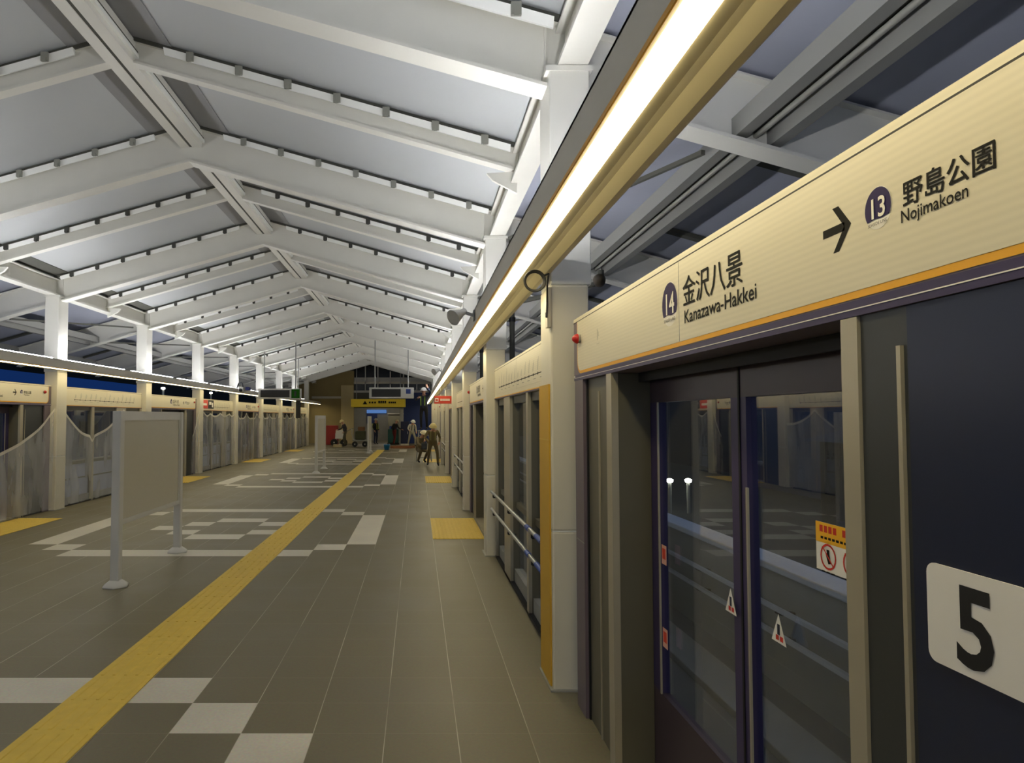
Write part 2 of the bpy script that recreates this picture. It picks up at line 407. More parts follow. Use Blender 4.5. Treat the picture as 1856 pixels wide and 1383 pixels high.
# ridge beam
rb = MB(); zt = RIDGE-0.02
rb.box(CX-0.14, CX-0.02, 0, 46, 5.30, 5.33, M_steel); rb.box(CX+0.02, CX+0.14, 0, 46, 5.30, 5.33, M_steel)
rb.prism([(CX-0.14, 5.33), (CX-0.12, 5.33), (CX-0.12, 5.55), (CX-0.14, 5.54)], 'y', 0, 46, M_steel)
rb.prism([(CX+0.12, 5.33), (CX+0.14, 5.33), (CX+0.14, 5.54), (CX+0.12, 5.55)], 'y', 0, 46, M_steel)
t = thing('ridge_beam', 'white boxed steel beam running along the ridge under the roof apex', 'beam', (CX, 23, 5.3))
rb.build('beam_shell', t)
g = MB(); g.box(CX-0.02, CX+0.02, 0, 46, 5.31, 5.34, M_joint); g.build('slot', t)
g = MB(); g.box(CX+0.141, CX+0.175, 0, 46, 5.36, 5.40, M_rail); g.box(CX+0.141, CX+0.165, 0, 46, 5.40, 5.43, M_joint); g.build('conduit', t)

# eave beams
for side in ('right', 'left'):
    s = 1 if side == 'right' else -1
    xw = (RX+0.16) if s > 0 else (LX-0.16)
    t = thing('eave_beam', 'deep white steel beam running along the tops of the %s row of columns' % side, 'beam', (xw, 23, 4.1), 'eave beams over the column rows')
    b = MB(); zt = roofz(xw)-0.03
    b.box(xw-0.015, xw+0.015, 0, 46.2, 4.12, zt-0.02, M_steel)
    b.build('beam_web', t)
    f = MB(); f.box(xw-0.1, xw+0.1, 0, 46.2, 4.09, 4.12, M_steel)
    f.box(xw-0.08, xw+0.08, 0, 46.2, zt-0.04, zt-0.02, M_steel); f.build('beam_flange', t)
# outer channels, purlins and braces beyond the columns
for side in ('right', 'left'):
    s = 1 if side == 'right' else -1
    def X(x): return x if s > 0 else 2*CX - x
    for nm, x, z0, z1, lab in (('purlin_channel', 2.20, 3.66, 3.80, 'inner pale steel channel running under the outer roof'), ('gutter_channel', 2.44, 3.60, 3.74, 'outer steel gutter channel hanging under the roof edge')):
        b = MB()
        b.box(X(x-0.045), X(x+0.045), 0, 46, z0, z0+0.015, M_gutter)
        b.box(X(x-0.045), X(x-0.03), 0, 46, z0+0.015, z1, M_gutter)
        b.box(X(x+0.03), X(x+0.045), 0, 46, z0+0.015, z1, M_gutter)
        tag(b.build(nm), '%s on the %s side' % (lab, side), 'channel')
    b = MB(); b.box(X(2.27), X(2.37), 0, 46, 3.70, 3.75, M_joint); b.cyl((X(2.32), 0, 3.68), (X(2.32), 46, 3.68), 0.02, M_clip, 8)
    tag(b.build('cable_tray'), 'dark cable tray between the two roof channels on the %s side' % side, 'cable tray')
    # dark battens under the outer sheet
    for i in range(8 if s > 0 else 10):
        y = 5.6+2.1*i + (4.2 if s < 0 else 0)
        b = MB(); x0, x1 = X(2.6), X(4.1)
        b.prism([(x0, roofz(x0)-0.06), (x1, roofz(x1)-0.06), (x1, roofz(x1)-0.01), (x0, roofz(x0)-0.01)], 'y', y-0.05, y+0.05, M_joint)
        tag(b.build('roof_batten'), '%s dark batten under the outer roof sheet on the %s side' % (nth(i), side), 'batten', 'battens under the outer roof')
    for i in range(5 if s > 0 else 7):
        k = i if s > 0 else i+2
        y = COLY[k]+0.3
        b = MB(); b.bar((X(1.15), y+0.1+3.6, 4.0), (X(2.10), y+0.2, 3.70), 0.035, 0.035, M_joint)
        tag(b.build('brace_rod'), '%s thin dark diagonal brace rod beneath the outer roof on the %s side' % (nth(i), side), 'brace', 'diagonal brace rods')
    # fascia edge
    b = MB(); x0 = X(4.2); b.box(x0, X(4.35), Y0R, Y1R, roofz(4.2)-0.22, roofz(4.2)+0.1, M_gutter)
    tag(b.build('roof_edge_fascia'), 'grey fascia along the outer edge of the roof on the %s side' % side, 'fascia')

# ------------------------------------------------------------------ columns
def column(k, side):
    s = 1 if side == 'right' else -1
    y = COLY[k]
    xa = RX if s > 0 else LX; xb = xa + s*0.25
    t = thing('steel_column', '%s cream square column in the row on the %s side of the platform%s' % (nth(k), side, ', with yellow guard on its side' if (k == 0 and s > 0) else ''),
              'column', ((xa+xb)/2, y+0.18, 0), 'columns along the %s side' % side)
    b = MB(); b.bbox(xa, xb, y, y+0.36, 0.0, 1.012, M_col, 0.012); b.build('lower_cladding', t)
    b = MB(); b.box(xa+s*0.003, xb-s*0.003, y+0.003, y+0.357, 1.012, 1.018, M_rail); b.build('cladding_joint', t)
    b = MB(); b.bbox(xa, xb, y, y+0.36, 1.018, 2.62, M_col, 0.012); b.build('upper_cladding', t)
    b = MB(); b.bbox(xa+s*0.004, xb+s*0.02, y+0.004, y+0.356, 2.62, 4.09, M_steel, 0.008); b.build('shaft', t)
    b = MB(); b.box(xa-s*0.02, xb+s*0.03, y-0.02, y+0.38, 0, 0.012, M_clip); b.build('base_plate', t)
    b = MB(); b.box(xa-s*0.0, xa+s*0.012, y+0.14, y+0.2, 4.12, 4.5, M_steel); b.box(xa-s*0.02, xb+s*0.04, y-0.01, y+0.37, 4.05, 4.085, M_steel); b.build('head_plate', t)
    if k == 0 and s > 0:
        b = MB(); b.box(xa-0.012, xa-0.001, y+0.03, y+0.37, 0.02, 1.97, M_gold); b.box(xa-0.013, xa-0.0005, y+0.03, y+0.37, 1.6, 1.606, M_yel)
        b.build('edge_guard', t, {'label': 'yellow foam guard sheet'})
    return t
for k in range(10): column(k, 'right')
for k in range(1, 10): column(k, 'left')

# ------------------------------------------------------------------ lighting ducts
for side in ('right', 'left'):
    s = 1 if side == 'right' else -1
    def X(x): return x if s > 0 else 2*CX - x
    t = thing('lighting_duct', 'long grey box duct with strip lamps along the %s row of columns' % side, 'light fitting', (X(0.7), 22, 2.64), 'lighting ducts along both sides')
    z0, z1 = 2.645, 2.81; ye = 45.5; ys = -11.5
    b = MB(); b.box(X(0.555), X(0.57), ys, ye, z0-0.0, z1, M_duct); b.box(X(0.555), X(0.835), ys, ye, z1-0.012, z1, M_duct)
    b.box(X(0.82), X(0.835), ys, ye, z0+0.01, z1-0.012, M_duct); b.build('duct_casing', t)
    b = MB(); P = [(0.572, z0+0.012), (0.572, z0+0.028), (0.82, z0+0.04), (0.82, z0+0.0), (0.795, z0+0.0), (0.745, z0+0.022), (0.715, z0+0.02), (0.66, z0+0.004), (0.655, z0+0.012)]
    b.prism([(X(a), z) for a, z in P], 'y', ys, ye, M_under); b.build('reflector', t)
    b = MB(); b.box(X(0.551), X(0.556), ys, ye, z0-0.004, z0+0.012, M_orange); b.build('edge_bead', t)
    seg = 3.0; n = int((ye-ys)/seg)
    for i in range(n):
        a = ys+i*seg
        b = MB(); b.box(X(0.575), X(0.652), a+0.012, a+seg-0.012, z0-0.006, z0+0.012, M_lens)
        b.build('lamp_lens', t)
    for i in range(n):
        a = ys+i*seg
        if a > 39: break
        b = MB(); b.box(X(0.62), X(0.70), a+0.1, a+seg-0.35, z1+0.010, z1+0.024, M_up)
        b.build('uplight', t)
    b = MB(); b.box(X(0.60), X(0.72), ys, ye, z1, z1+0.0095, M_duct); b.build('uplight_tray', t)

# ------------------------------------------------------------------ platform screens
class Side:
    def __init__(s, side):
        s.side = side; s.s = 1 if side == 'right' else -1; s.x = PR if s.s > 0 else PL
        s.right = (0, -s.s, 0); s.up = (0, 0, 1)
    def w(s, w_): return s.x + s.s*w_
    def box(s, mb, y0, y1, w0, w1, z0, z1, m): mb.box(s.w(w0), s.w(w1), y0, y1, z0, z1, m)
HB, HT = 1.977, 2.36
def badge(mb, sd, y, z, r, num, sub=True):
    x = sd.w(-0.0035); n = 32
    def disc(rr, m, off, clipz=None):
        pts = []
        for i in range(n):
            a = 2*PI*i/n; yy = rr*math.cos(a); zz = rr*math.sin(a)*1.08
            if clipz is not None: zz = max(zz, clipz + 0.03*r*math.sin(6*yy/r))
            pts.append((sd.w(-off), y+yy, z+zz))
        mb.add(pts, [tuple(range(n))], m)
    disc(r, M_white, 0.003); disc(r*0.97, M_badge, 0.004, -r*0.55)
    text_into(mb, num, r*1.45, (sd.w(-0.0045), y, z-r*0.48), sd.right, sd.up, M_white, 'CENTER', bold=r*0.02, sx=0.92)
    text_into(mb, 'SEASIDE LINE', r*0.24, (sd.w(-0.0045), y, z-r*0.86), sd.right, sd.up, M_text, 'CENTER')
def arrow(mb, sd, y, z, a):
    x = sd.w(-0.003); r = sd.s
    def Q(u, v): return (x, y - r*u*a, z+v*a)
    mb.add([Q(-1, -.19), Q(.55, -.19), Q(.55, .19), Q(-1, .19)], [(0, 1, 2, 3)], M_text)
    mb.add([Q(1, 0), Q(.15, 1.0), Q(-.28, 1.0), Q(.52, 0)], [(0, 1, 2, 3)], M_text)
    mb.add([Q(1, 0), Q(.52, 0), Q(-.28, -1.0), Q(.15, -1.0)], [(0, 1, 2, 3)], M_text)
def round_panel(y0, y1, z0, z1, r, both=True):
    pts = []
    def arc(cy, cz, a0):
        for i in range(7):
            a = a0+PI/2*i/6; pts.append((cy+r*math.cos(a), cz+r*math.sin(a)))
    pts.append((y1, z1)); pts.append((y0, z1)); arc(y0+r, z0+r, PI); arc(y1-r, z0+r, 1.5*PI)
    return pts
def header(t, sd, y0, y1, kind, idx):
    b = MB(); sd.box(b, y0, y1, 0.0, 0.2, HB, HT, M_purpleg if kind == 'door' else M_header); 
    if kind == 'door': sd.box(b, y0+0.0, y1-0.0, -0.001, 0.0, HB, HB+0.035, M_purple)
    h = b.build('header_box', t)
    a, c = y0+0.10, y1-0.10
    r = 0.07
    if kind == 'door':
        o = MB(); o.prism(round_panel(y0+0.07 if 0 else a-0.012, c+0.012, 2.016, 2.334, r+0.012), 'x', sd.w(-0.0005), sd.w(-0.0015), M_orange); o.build('orange_border', h)
    o = MB(); o.prism(round_panel(a, c, 2.033, 2.334, r) if kind == 'door' else [(y0+0.02, 2.04), (y1-0.02, 2.04), (y1-0.02, 2.334), (y0+0.02, 2.334)], 'x', sd.w(-0.001), sd.w(-0.0025), M_header)
    if kind == 'door': sd.box(o, y0, y1, -0.0022, -0.0001, 2.339, HT, M_header)
    face = o.build('header_face', h)
    o = MB(); sd.box(o, y0, y1, -0.0024, -0.0003, 2.334, 2.339, M_black)
    ys_ = 2.512 if kind == 'door' and idx == 0 else (y0+y1)/2
    sd.box(o, ys_, ys_+0.003, -0.0031, -0.0025, 2.035, 2.333, M_clip)
    if kind == 'door': sd.box(o, y0+0.02, y1-0.02, -0.0022, -0.0012, 1.992, 1.9945, M_white)
    else: sd.box(o, y0, y1, -0.0022, -0.0005, HB, HB+0.022, M_orange); sd.box(o, y0, y1, -0.003, -0.0005, HB, HB+0.012, M_purple)
    o.build('seam_line', h)
    if kind == 'door':
        m = (y0+y1)/2; q = sd.s
        Q = dict(b1=2.605, k=2.475, ro=2.465, ar=1.560, b2=1.418, k2=1.345, r2=1.352) if idx == 0 else \
            dict(b1=m+q*.25, k=m+q*.13, ro=m+q*.12, ar=m-q*.75, b2=m-q*.95, k2=m-q*1.02, r2=m-q*1.02)
        def piece(nm, fn, lab=None):
            o = MB(); fn(o); o.build(nm, h, {'label': lab} if lab else None)
        piece('number_badge', lambda o: badge(o, sd, Q['b1'], 2.19, 0.080, '14'), 'purple round badge with number 14')
        def kan(o, st, sz, y, z, d):
            for i, k in enumerate((-1, 0, 1)): text_into(o, st, sz, (sd.w(-0.003), y+k*d, z+k*d*0.5), sd.right, sd.up, M_text, sx=1.0, depth=0.001+0.0001*i)
        piece('station_name', lambda o: kan(o, '金沢八景', 0.116, Q['k'], 2.165, 0.0016))
        piece('station_name', lambda o: text_into(o, 'Kanazawa-Hakkei', 0.068, (sd.w(-0.003), Q['ro'], 2.094), sd.right, sd.up, M_text, bold=0.0006, sx=1.10))
        piece('arrow', lambda o: arrow(o, sd, Q['ar'], 2.188, 0.053))
        piece('number_badge', lambda o: badge(o, sd, Q['b2'], 2.195, 0.042, '13'), 'purple round badge with number 13')
        piece('station_name', lambda o: kan(o, '野島公園', 0.056, Q['k2'], 2.176, 0.0008))
        piece('station_name', lambda o: text_into(o, 'Nojimakoen', 0.036, (sd.w(-0.003), Q['r2'], 2.142), sd.right, sd.up, M_text, bold=0.0003, sx=0.95))
    o = MB()
    if kind != 'door':
        # route map: a line of stops with slanted stroke captions
        u0, u1 = y0+0.5, y1-0.5; rr = random.Random(3)
        sd.box(o, u0, u1, -0.0032, -0.0026, 2.108, 2.116, M_text)
        for i in range(14):
            u = u0+(u1-u0)*i/13
            sd.box(o, u-0.012, u+0.012, -0.0036, -0.0026, 2.1, 2.124, M_text)
            hgt = 0.06+0.09*rr.random()
            dy = -sd.s*hgt*0.35
            for q in (0, 0.026):
                o.add([(sd.w(-0.003), u+q, 2.14), (sd.w(-0.003), u+q+0.011, 2.14), (sd.w(-0.003), u+q+dy+0.011, 2.14+hgt*(1-q*8)), (sd.w(-0.003), u+q+dy, 2.14+hgt*(1-q*8))], [(0, 1, 2, 3)], M_clip)
        for i in range(9):
            u = u0+(u1-u0)*i/9; sd.box(o, u, u+0.12, -0.003, -0.0026, 2.072, 2.078, M_clip)
        o.build('route_map', h)
    if kind == 'door':
        zl, yl = 2.225, (y1-0.165)
        if sd.s < 0: yl = y1-0.25
        o = MB(); o.lathe([(0.026, 0), (0.026, 0.012), (0.022, 0.016), (0.022, 0.03)], (sd.w(-0.002), yl, zl), (-sd.s, 0, 0), M_gutter)
        o.build('lamp_socket', h)
        o = MB(); o.lathe([(0.03, 0.0), (0.031, 0.006), (0.024, 0.02), (0.012, 0.032), (0.003, 0.035)], (sd.w(-0.016), yl, zl), (-sd.s, 0, 0), M_red)
        o.build('alarm_lamp', t, {'label': 'red dome alarm lamp'})
        if sd.s > 0 and idx == 0:
            o = MB(); x = sd.w(-0.003)
            for a0 in range(3): sd.box(o, 3.66-0.012*a0, 3.668-0.012*a0, -0.0032, -0.0026, 2.17+0.01*a0, 2.235-0.01*a0, M_board)
            sd.box(o, 3.62, 3.68, -0.0032, -0.0026, 2.15, 2.153, M_board); o.build('faint_mark', h)
    o = MB(); o.lathe([(0.008, 0), (0.008, 0.003), (0.003, 0.006)], (sd.w(-0.0025), y1-0.03, 2.0), (-sd.s, 0, 0), M_white, 10); o.build('screw', h)
    return h
M_stk_y = mat('sticker_yellow', (236, 176, 30), 0.5); M_stk_r = mat('sticker_red', (200, 44, 24), 0.5)
def ring(mb, x, y, z, r0, r1, m, n=20, nx=-1):
    vs = [(x, y+r*math.cos(2*PI*i/n), z+r*math.sin(2*PI*i/n)) for r in (r0, r1) for i in range(n)]
    mb.add(vs, [(i, (i+1) % n, n+(i+1) % n, n+i) for i in range(n)], m)
def warn_sticker(sd, leaf, y, z):
    # y: centre
    o = MB(); x = sd.w(0.22-0.032)
    W, H = 0.22, 0.138; q = sd.s
    o.box(x, x-q*0.001, y-W/2, y+W/2, z-H/2, z+H/2, M_white)
    o.box(x-q*0.001, x-q*0.0014, y-W/2, y+W/2, z+H*0.08, z+H/2, M_stk_y)
    for i in range(9): 
        if i == 4: continue
        o.box(x-q*0.0014, x-q*0.0018, y-W*0.42+i*0.021, y-W*0.42+i*0.021+0.015, z+H*0.3, z+H*0.44, M_stk_r)
    for i in range(10): o.box(x-q*0.0014, x-q*0.0018, y-W*0.4+i*0.018, y-W*0.4+i*0.018+0.012, z+H*0.16, z+H*0.21, M_text)
    xx = x-q*0.002
    for sgn in (1, -1):
        yc = y+sgn*0.052; zc = z-0.026
        ring(o, xx, yc, zc, 0.031, 0.037, M_stk_r)
        o.box(xx, xx-q*0.0004, yc-0.006, yc+0.006, zc+0.008, zc+0.02, M_text)
        o.add([(xx, yc-0.012, zc-0.018), (xx, yc+0.0, zc-0.02), (xx, yc+0.012, zc+0.008), (xx, yc-0.006, zc+0.008)], [(0, 1, 2, 3)], M_text)
        d = 0.003; o.add([(xx-q*0.0005, yc+q*0.026-d, zc+0.026), (xx-q*0.0005, yc+q*0.026+d, zc+0.026), (xx-q*0.0005, yc-q*0.026+d, zc-0.026), (xx-q*0.0005, yc-q*0.026-d, zc-0.026)], [(0, 1, 2, 3)], M_stk_r)
        for i in range(3): o.box(xx, xx-q*0.0002, yc-0.03+i*0.022, yc-0.03+i*0.022+0.016, zc-0.046, zc-0.042, M_text)
    o.build('warning_sticker', leaf, {'label': 'yellow and white warning sticker with two red prohibition rings'})
def tri_sticker(sd, leaf, y, z, nm='triangle_sticker'):
    o = MB(); x = sd.w(0.22-0.031); q = sd.s
    def tri(sc, off, m):
        o.add([(x-q*off, y-0.045*sc, z-0.038*sc), (x-q*off, y+0.045*sc, z-0.038*sc), (x-q*off, y, z+0.055*sc)], [(0, 1, 2)], m)
    tri(1, 0.001, M_white); 
    o.box(x-q*0.0015, x-q*0.0018, y-0.008, y+0.008, z-0.012, z+0.022, M_blue)
    for i in (-1, 0.15): o.box(x-q*0.0015, x-q*0.0018, y+0.022*i-0.004, y+0.022*i+0.014, z-0.03, z-0.014, M_stk_r)
    o.build(nm, leaf, {'label': 'small white triangular warning sticker'})
def door_unit(sd, y0, y1, idx, label, detail=True):
    t = thing('platform_door_unit', label, 'platform door', (sd.x, (y0+y1)/2, 0), 'screen units with sliding doors')
    kind = 'door'
    yc = (y0+y1)/2 + (0.08 if idx == 0 and sd.s > 0 else 0)
    if idx == 0 and sd.s > 0: yc = 2.49
    header(t, sd, y0, y1, kind, idx if sd.s > 0 else 1)
    for e, a in ((0, y1-0.23), (1, y0)):
        b = MB(); sd.box(b, a+0.015, a+0.215, 0.0, 0.15, 0.0, HB-0.001, M_purpleg); sd.box(b, a, a+0.015, 0.02, 0.15, 0, HB-0.001, M_black); sd.box(b, a+0.215, a+0.23, 0.02, 0.15, 0, HB-0.001, M_black)
        if e == 0: sd.box(b, a+0.014, a+0.216, -0.001, 0.0, 1.008, 1.014, M_clip)
        b.build('end_post', t)
    for sg in (1, -1):
        e = yc+sg*0.93; pw = 0.09 if sg > 0 else 0.058
        b = MB(); sd.box(b, min(e, e+sg*pw), max(e, e+sg*pw), 0.0, 0.035, 0.0, HB-0.001, M_stain); b.build('door_post', t)
        b = MB(); sd.box(b, min(e+sg*0.002, e+sg*pw), max(e+sg*0.002, e+sg*pw), 0.036, 0.198, 0.0, HB-0.001, M_dark); b.build('jamb', t)
        # fixed side panel with trim line
        lim = (y1-0.23) if sg > 0 else (y0+0.23)
        a, c = sorted((e+sg*pw, lim))
        if c-a > 0.05:
            mid = a+(c-a)*0.5 if c-a < 0.6 else (e+sg*0.185)
            b = MB()
            wp = 0.03 if sg > 0 else 0.008
            b.box(sd.w(wp), sd.w(0.05), a+0.001, c-0.001, 0.0, HB-0.001, M_dark if c-a < 0.6 else M_slate)
            p = b.build('side_panel', t)
            if c-a > 0.6 and sg < 0:
                b = MB(); b.box(sd.w(wp-0.003), sd.w(wp-0.0005), a+0.01, mid-0.02, 0.0, HB-0.002, M_blue); b.build('blue_panel', p)
            b = MB(); sd.box(b, mid-0.006, mid+0.006, wp-0.008, wp, 0.0, HB-0.08, M_stain); b.build('trim_line', p)
            if c-a > 0.7:
                lo = a+0.05; hi = mid-0.11
                if hi-lo > 0.2:
                    b = MB(); sd.box(b, lo, hi, wp-0.006, wp-0.003, 0.5, HB-0.2, M_black); b.build('dark_glazing', p)
    b = MB(); sd.box(b, yc-0.93, yc+0.93, 0.02, 0.2, 0.0, 0.012, M_stain); b.build('threshold', t)
    b = MB(); sd.box(b, yc-0.93, yc+0.93, 0.14, 0.155, 1.93, HB-0.001, M_black); b.build('door_seal', t)
    for sg in (1, -1):
        a, c = sorted((yc+sg*0.004, yc+sg*0.96)); sa, sc = (0.055, 0.13) if sg > 0 else (0.13, 0.055); lf = MB(); f0, f1 = 0.2, 0.24
        meet = a if sg > 0 else c
        sd.box(lf, a, c, f0, f1, 1.825, HB+0.02, M_leaf)
        sd.box(lf, a, c, f0, f1, 0.03, 0.42, M_leaf)
        sd.box(lf, a, a+sa, f0, f1, 0.42, 1.825, M_purple); sd.box(lf, c-sc, c, f0, f1, 0.42, 1.825, M_purple)
        leaf = lf.build('door_leaf', t)
        g = MB(); g.box(sd.w(0.219), sd.w(0.223), a+sa, c-sc, 0.42, 1.825, M_glass); g.build('glass_pane', leaf)
        g = MB(); e = c-0.055 if sg > 0 else c-0.075
        sd.box(g, c-sc-0.012, c-sc, 0.193, 0.2, 0.42, 1.825 if sg > 0 else 1.5, M_stain)
        g.build('pane_trim', leaf)
        g = MB(); y_ = meet; sd.box(g, y_-0.014, y_+0.014, 0.205, 0.235, 0.03, HB, M_black) if sg > 0 else sd.box(g, y_-0.012, y_+0.0, 0.196, 0.2, 0.03, HB, M_black)
        g.build('rubber_edge', leaf)
        if idx == 0 and sd.s > 0:
            if sg < 0: warn_sticker(sd, leaf, 1.885, 1.38); tri_sticker(sd, leaf, 2.215, 1.06)
            else:
                tri_sticker(sd, leaf, 2.55, 1.06)
                for z in (1.10, 0.71):
                    g = MB(); g.box(sd.w(0.187), sd.w(0.188), 3.20, 3.26, z-0.045, z+0.045, mat('sticker_pink', (220, 170, 150), 0.6)); g.box(sd.w(0.1862), sd.w(0.187), 3.21, 3.25, z-0.02, z+0.03, M_redsign)
                    g.build('small_sticker', leaf, {'label': 'small pink and red strip sticker'})
        elif detail:
            if sg < 0: warn_sticker(sd, leaf, yc-0.5, 1.375)
            tri_sticker(sd, leaf, yc+sg*0.2, 1.05)
    if idx == 0 and sd.s > 0:
        # white plate with the numeral 5
        o = MB(); pts = []
        ya_, yb_, za_, zb_ = 1.09, 1.312, 1.290, 1.475; r = 0.02
        for cy, cz, a0 in ((yb_-r, zb_-r, 0), (ya_+r, zb_-r, PI/2), (ya_+r, za_+r, PI), (yb_-r, za_+r, 1.5*PI)):
            for i in range(6): a = a0+PI/2*i/5; pts.append((cy+r*math.cos(a), cz+r*math.sin(a)))
        o.prism(pts, 'x', sd.w(-0.002), sd.w(0.0015), M_white)
        p = o.build('number_plate', t, {'label': 'white rounded plate with black numeral 5'})
        o = MB(); text_into(o, '5', 0.195, (sd.w(-0.0025), 1.200, 1.312), sd.right, sd.up, M_black, 'CENTER', bold=0.0045, sx=0.95); o.build('numeral', p)
    return t
def window_unit(sd, y0, y1, idx, label, rail=True):
    t = thing('platform_window_unit', label, 'platform screen', (sd.x, (y0+y1)/2, 0), 'screen units with fixed windows')
    header(t, sd, y0, y1, 'map', idx)
    L = y1-y0
    posts = [(y0+0.0, y0+0.1), (y0+1.25, y0+1.35), (y0+2.42, y0+2.92), (y1-0.1, y1)]
    for a, c in posts:
        b = MB(); sd.box(b, a, c, 0.0, 0.03, 0.0, HB-0.001, M_stain); sd.box(b, a, c, 0.03, 0.1, 0.0, HB-0.001, M_dark)
        b.build('mullion', t)
    b = MB(); sd.box(b, y0, y1, 0.04, 0.12, 0.03, 0.16, M_gutter); sd.box(b, y0, y1, 0.0, 0.12, 0.0, 0.03, M_black); b.build('bottom_rail', t)
    b = MB(); sd.box(b, y0, y1, 0.04, 0.12, 1.90, HB-0.001, M_dark); b.build('top_rail', t)
    for (a, c), (a2, c2) in zip(posts, posts[1:]):
        b = MB(); b.box(sd.w(0.085), sd.w(0.089), c, a2, 0.16, 1.90, M_glass); b.build('glass_pane', t)
        b = MB(); b.box(sd.w(0.06), sd.w(0.10), c, a2, 0.80, 0.86, M_dark)
        if sd.s < 0: b.box(sd.w(0.055), sd.w(0.10), c, a2, 0.86, 0.885, M_gutter); b.box(sd.w(0.06), sd.w(0.10), c, a2, 0.50, 0.53, M_dark)
        b.build('mid_rail', t)
        if sd.s < 0:
            b = MB(); b.box(sd.w(0.07), sd.w(0.08), c, a2, 0.16, 0.80, M_frost); b.build('frosted_panel', t, {'label': 'grey blue frosted lower panel'})
    if rail:
        for z in (0.85, 0.64):
            b = MB(); w_ = -0.08
            b.cyl((sd.w(w_), y0+0.12, z), (sd.w(w_), y1-0.3, z), 0.017, M_chrome, 10); r = b.build('handrail', t)
            b = MB()
            for yy in (y0+0.6, y0+2.0, y1-0.5):
                b.cyl((sd.w(w_), yy, z), (sd.w(w_), yy, z-0.05), 0.008, M_black, 8); b.cyl((sd.w(w_), yy, z-0.05), (sd.w(0.0), yy, z-0.05), 0.008, M_black, 8)
            b.build('bracket', r)
            if sd.s > 0 and idx == 0:
                for ta, tb in ((0.72, 0.86), (0.15, 0.4)):
                    b = MB(); b.cyl((sd.w(w_), y0+ta, z), (sd.w(w_), y0+tb, z), 0.021, M_bluetape, 10); b.build('blue_tape', r)
    return t
SR, SLf = Side('right'), Side('left')
gap = 0.36
# right: door bay before the first column, then alternating
door_unit(SR, 0.60, 4.22, 0, 'nearest platform door unit with station name header and plate numbered 5')
for k in range(0, 9):
    a, c = COLY[k]+0.37, COLY[k+1]-0.01
    if k % 2 == 0: window_unit(SR, a, c, k, '%s window screen with route map header on the right, behind the %s column' % (nth(k//2), nth(k)))
    else: door_unit(SR, a, c, k, '%s sliding door screen on the right, just past the %s right column' % (nth((k+1)//2), nth(k)), detail=False)
for k in range(1, 9):
    a, c = COLY[k]+0.37, COLY[k+1]-0.01
    if k % 2 == 0: window_unit(SLf, a, c, k, '%s window screen with route map header along the left side' % nth((k-2)//2), rail=False)
    else: door_unit(SLf, a, c, k, '%s sliding door screen along the left side, half veiled by plastic' % nth((k-1)//2), detail=False)
# red and black notice plates
b = MB(); y0 = COLY[4]+0.42; x = SLf.w(-0.004)
b.box(x, x+0.004, y0, y0+0.72, 2.05, 2.33, M_redsign); b.box(x, x+0.004, y0+0.75, y0+1.35, 2.05, 2.33, M_black)
b.box(x+0.004, x+0.005, y0+0.12, y0+0.6, 2.15, 2.22, M_white); b.box(x+0.004, x+0.005, y0+0.85, y0+1.1, 2.18, 2.28, M_white)
b.box(x+0.004, x+0.005, y0+1.15, y0+1.28, 2.1, 2.25, M_white)
tag(b.build('notice_plate'), 'red and black notice plates on the left screen header beside a column', 'sign')
t = thing('hanging_red_sign', 'red hanging sign with pale marks under the far part of the right duct', 'sign', (0.65, 17.9, 2.12))
b = MB(); b.bbox(0.44, 0.93, 17.88, 17.92, 2.12, 2.325, M_redsign, 0.008); b.build('sign_box', t)
b = MB(); b.box(0.46, 0.55, 17.872, 17.879, 2.17, 2.27, M_white); b.box(0.475, 0.535, 17.868, 17.872, 2.19, 2.24, M_redsign)
for i in range(5): b.box(0.60+i*0.052, 0.64+i*0.052, 17.872, 17.879, 2.19, 2.25, M_white)
b.build('sign_marks', t)
for x in (0.6, 0.78):
    b = MB(); b.cyl((x, 17.9, 2.325), (x, 17.9, 2.645), 0.008, M_gutter); b.build('hanger', t)

# ------------------------------------------------------------------ plastic films on the left screens
def sheet(y0, y1, tops, z0, label, seed, w_=-0.03, amp=0.012):
    rr = random.Random(seed); ph = [rr.random()*6 for _ in range(6)]
    def top(u):
        for (a, za), (c, zc) in zip(tops, tops[1:]):
            if a <= u <= c:
                q = (u-a)/(c-a) if c > a else 0
                sag = 0.0 if abs(za-zc) > 0.3 else 0.10*math.sin(PI*q)
                return za+(zc-za)*q - 0.10*math.sin(PI*q)*(1 if abs(za-zc) > 0.3 else 0) - sag
        return tops[-1][1]
    def fn(u, v):
        y = y0+(y1-y0)*u; zt = top(u); z = z0+(zt-z0)*v
        d = amp*(math.sin(4*u*(y1-y0)+ph[0]+2.5*v)+0.7*math.sin(9*u*(y1-y0)+ph[1]-4*v)+0.5*math.sin(5*v*3+ph[2]+4*u))
        return (SLf.w(w_-amp*2.2+d*0.8 - 0.02), y, z)
    b = MB(); b.grid(fn, 64, 30, M_film)
    o = b.build('plastic_sheet', None)
    root = o; tag(root, label, 'plastic sheet', 'plastic films hung on the left screens')
    h = MB()
    def hem(u, v):
        p = fn(u, 1.0); return (p[0]+0.012, p[1], p[2]-0.045+0.055*v)
    h.grid(hem, 64, 1, M_filmh); h.build('hem', root)
    return o
LB = [(COLY[k]+0.37, COLY[k+1]-0.01) for k in range(9)]
sheet(LB[1][0]+0.1, LB[1][1]-0.05, [(0, 1.9), (0.3, 1.2), (0.65, 1.25), (1, 1.92)], 0.05, 'nearest plastic film on the left screens, only its slack top edge in frame', 1)
sheet(LB[2][0]+0.02, LB[2][1]-0.05, [(0, 1.85), (0.25, 1.38), (0.31, 1.38), (0.68, 1.95), (1, 1.60)], 0.04, 'slack plastic film swagged like a curtain behind the big signboard', 2)
